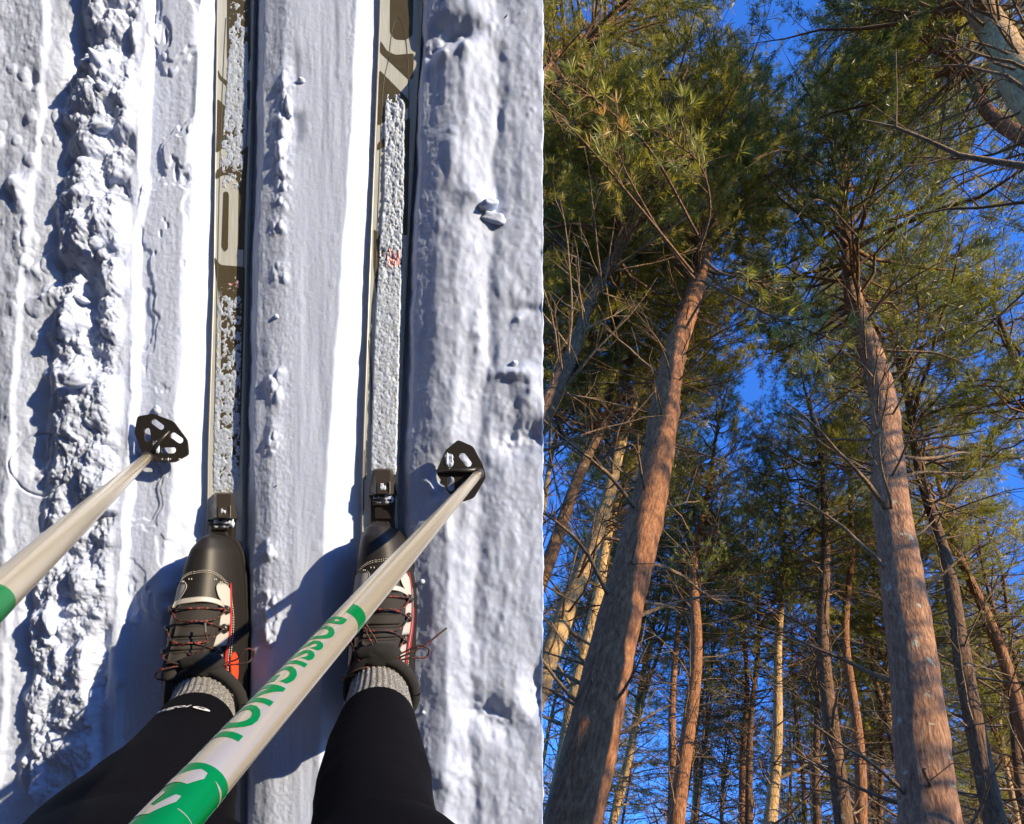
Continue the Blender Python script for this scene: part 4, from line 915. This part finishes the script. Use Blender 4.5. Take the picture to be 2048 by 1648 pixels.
# the rest of the stand, farther off
rr = np.random.default_rng(42); grp_lab = 'slender pine of the crowded stand in the background of the forest'
placed = []
for i in range(400):
    if len(placed) >= 54: break
    d = rr.uniform(15, 36) if i % 4 else rr.uniform(11, 15); px = rr.uniform(1010, 2110); rd = ray(px, 1636); h_ = rd[:2] / np.linalg.norm(rd[:2]); b = h_ * d
    if any(np.hypot(*(b - p)) < 1.4 for p in placed): continue
    placed.append(b); Ht = rr.uniform(13.5, 19); dia = rr.uniform(.14, .25)
    ax = np.array([rr.normal() * .02, rr.normal() * .02, 1]); ax /= np.linalg.norm(ax)
    zone = ['beyond the big red brown trunk', 'between the big red brown trunk and the twin stems', 'between the twin stems and the patchy centre trunk', 'between the centre trunk and the smooth reddish pine',
            'just left of the lichened trunk', 'right of the lichened trunk', 'past the right border'][int(np.searchsorted([1150, 1350, 1541, 1705, 1860, 2048], px))]
    ti = int(rr.integers(0, 3)); far = 'distant' if d > 24 else 'nearer'
    grp_lab = '%s %s background pine %s' % (['tan', 'dark', 'reddish'][ti], far, zone)
    plant(grp_lab, np.array([b[0], b[1], 0]), ax, dia, Ht, Ht * rr.uniform(.60, .72), int(rr.integers(2, 6)), int(rr.integers(0, 2)), [M_BARK_C, M_BARK_D, M_BARK_A][ti],
          'background pines of the stand', 0, True, rr.uniform(.5, .78), False, 4000 + i)
# more pines close by on the left and overhead, and unseen pines added behind the viewpoint to block light
def dirn(px, py): h = ray(px, py)[:2]; return h / np.linalg.norm(h)
for (px, d, Ht, cb, var, lab) in ((760, 4.2, 20, 11, 0, 'pine overhead whose canopy fills the top left of the forest'), (930, 6.5, 21, 10.5, 1, 'pine behind the snow edge with a dark crown at the upper left'),
                                                                     (1980, 8.5, 22, 11, 0, 'tall pine right of the lichened trunk with a wide yellowish crown')):
    b = dirn(px, 1600) * d
    plant(lab, np.array([b[0], b[1], 0]), np.array([0, 0, 1.0]), .24, Ht, cb, var, 0, M_BARK_D, None, 0, True, 1.0, False, int(px))
for (px, py, zz, Ht, cb, var, lab) in ((1190, 70, 16, 21, 12, 1, 'olive canopy pine filling the top left corner of the forest'), (1120, 330, 14.5, 19, 10.5, 0, 'dark green pine against the snow edge high on the left'),
                                       (1880, 60, 17, 22, 13, 0, 'dense dark pine canopy at the top beside the pale corner trunk')):
    rd = ray(px, py); b = rd[:2] * (zz - 1.6) / rd[2]
    plant(lab, np.array([b[0], b[1], 0]), np.array([0, 0, 1.0]), .20, Ht, cb, var, 0, M_BARK_A, None, 0, False, .8, False, int(px))
bpy.context.view_layer.update()
sun2 = np.array([s_w.x, s_w.y]); sun2 /= np.linalg.norm(sun2); lat = np.array([-sun2[1], sun2[0]]); slab = np.array(TS @ Vector((-.4, .1, 0)))[:2]
rb_ = np.random.default_rng(77); pb_ = []
for i in range(600):  # unseen pines added to dim the skylight on the snow, sun corridor left open
    if len(pb_) >= 34: break
    an = rb_.uniform(math.radians(110), math.radians(400)); d = rb_.uniform(3.6, 15); b = np.array([math.sin(an), math.cos(an)]) * d
    if dirn(1090, 1600).dot(b / d) > .2 and b[1] > -1: continue
    along, off = (b - slab).dot(sun2), abs((b - slab).dot(lat))
    if along > -2 and off < 3.3: continue
    if any(np.hypot(*(b - p)) < 2.2 for p in pb_): continue
    pb_.append(b); young = True; Ht = rb_.uniform(6, 8.5) if young else rb_.uniform(16, 21)
    plant('unseen bushy pine added behind the viewpoint to block skylight from the snow', np.array([b[0], b[1], 0]), np.array([0, 0, 1.0]), .2, Ht, 1.0 if young else 7.5, int(rb_.integers(2, 6)), 1, M_BARK_D,
          'pines added behind the viewpoint to block light', 0, False, rb_.uniform(.9, 1.2), False, 9000 + i)
# two taller unseen pines added behind the viewpoint to dapple the near trunks
for tr_, a_, o_, cbs in ((NEAR_L, 9.5, .5, 6.2), (NEAR_R, 10.5, -.4, 6.6)):
    b = np.array(tr_.matrix_world.translation)[:2] + sun2 * a_ + lat * o_
    plant('unseen tall open crowned pine added behind the viewpoint to dapple the near trunks', np.array([b[0], b[1], 0]), np.array([0, 0, 1.0]), .2, cbs + 9.5, cbs, 5, 1, M_BARK_D, 'tall pines added behind the viewpoint for dapple', 0, False, .8, False, int(a_ * 7))
# low unseen saplings added under the line of the sun to hide horizon glow
tn = math.tan(math.asin(s_w.z)) * .8
for i in range(16):
    a_ = 11 + i * 1.5; b = slab + sun2 * a_ + lat * rb_.uniform(-3, 3); Ht = .6 + tn * a_ * .85
    plant('unseen low bushy sapling added behind the viewpoint to hide the horizon glow', np.array([b[0], b[1], 0]), np.array([0, 0, 1.0]), .08, Ht, .4, 2 + i % 4, 1, M_BARK_D,
          'saplings added behind the viewpoint to block glow', 0, False, .8, False, 9700 + i)
# foreground sprays of long needles: limb > needles
def spray(tree_root, path, zd, tufts, mt, ln=.115, k=24, tip_r=.004, w=.008, r0=.014):
    P = catmull([CP + ray(x, y) * z_ for (x, y), z_ in zip(path, zd)], 6); inv = np.array(tree_root.matrix_world.inverted())
    loc = lambda V: np.asarray(V) @ inv[:3, :3].T + inv[:3, 3]
    wa = WoodAcc(); wa.tube(loc(P), np.linspace(r0, tip_r, len(P)), 6); r = np.random.default_rng(len(P) + tufts); C = []; Dn = []
    for q in range(tufts):
        t = r.uniform(.45, 1) if q else 1; i = min(int(t * (len(P) - 1)), len(P) - 2); d = P[i + 1] - P[i]; d /= np.linalg.norm(d); dd = d + r.normal(size=3) * .7; dd /= np.linalg.norm(dd)
        l2 = r.uniform(.08, .38); e = P[i] + dd * l2; wa.tube(loc(np.array([P[i], (P[i] + e) / 2 + r.normal(size=3) * .01, e])), [.005, .004, .003], 4); C.append(e); Dn.append(dd); 
    lb = link('limb', wa.mesh('limb', M_TWIGS), tree_root); V, F = needles(loc(np.array(C)), np.array(Dn) @ inv[:3, :3].T, k, ln, w, r, 1.0)
    link('needles', mesh('needles', V, F, mt, False), lb)
SP = [(NEAR_L, [(1402, 560), (1480, 600), (1560, 640), (1650, 672)], [5.4, 5.1, 4.9, 4.8], 26, 0), (NEAR_L, [(1410, 520), (1440, 545), (1500, 560), (1580, 590)], [5.6, 5.3, 5.1, 5.0], 20, 0),
      (NEAR_L, [(1385, 545), (1300, 440), (1200, 320), (1095, 205)], [5.4, 5.0, 4.7, 4.5], 10, 0), (NEAR_L, [(1398, 500), (1420, 420), (1400, 330), (1330, 270)], [5.6, 5.4, 5.2, 5.1], 24, 0),
      (NEAR_L, [(1390, 560), (1330, 480), (1260, 360), (1225, 280)], [5.5, 5.2, 5.0, 4.9], 9, 2), (NEAR_L, [(1395, 470), (1300, 300), (1190, 200), (1120, 150)], [5.6, 5.2, 4.8, 4.6], 26, 0),
      (NEAR_R, [(1690, 380), (1640, 330), (1570, 300), (1500, 320)], [9.5, 9.0, 8.6, 8.4], 14, 1), (NEAR_R, [(1700, 420), (1800, 350), (1880, 250), (1930, 120)], [9, 8.4, 8, 7.8], 4, 1),
      (NEAR_R, [(1735, 640), (1790, 560), (1850, 480), (1900, 420)], [7.4, 7, 6.8, 6.6], 4, 1), (NEAR_R, [(1712, 470), (1640, 400), (1590, 440), (1545, 520)], [8.5, 8.1, 7.9, 7.7], 1, 1)]
for tr, path, zd, n_, mi in SP: spray(tr, path, zd, n_, M_NEED[mi])
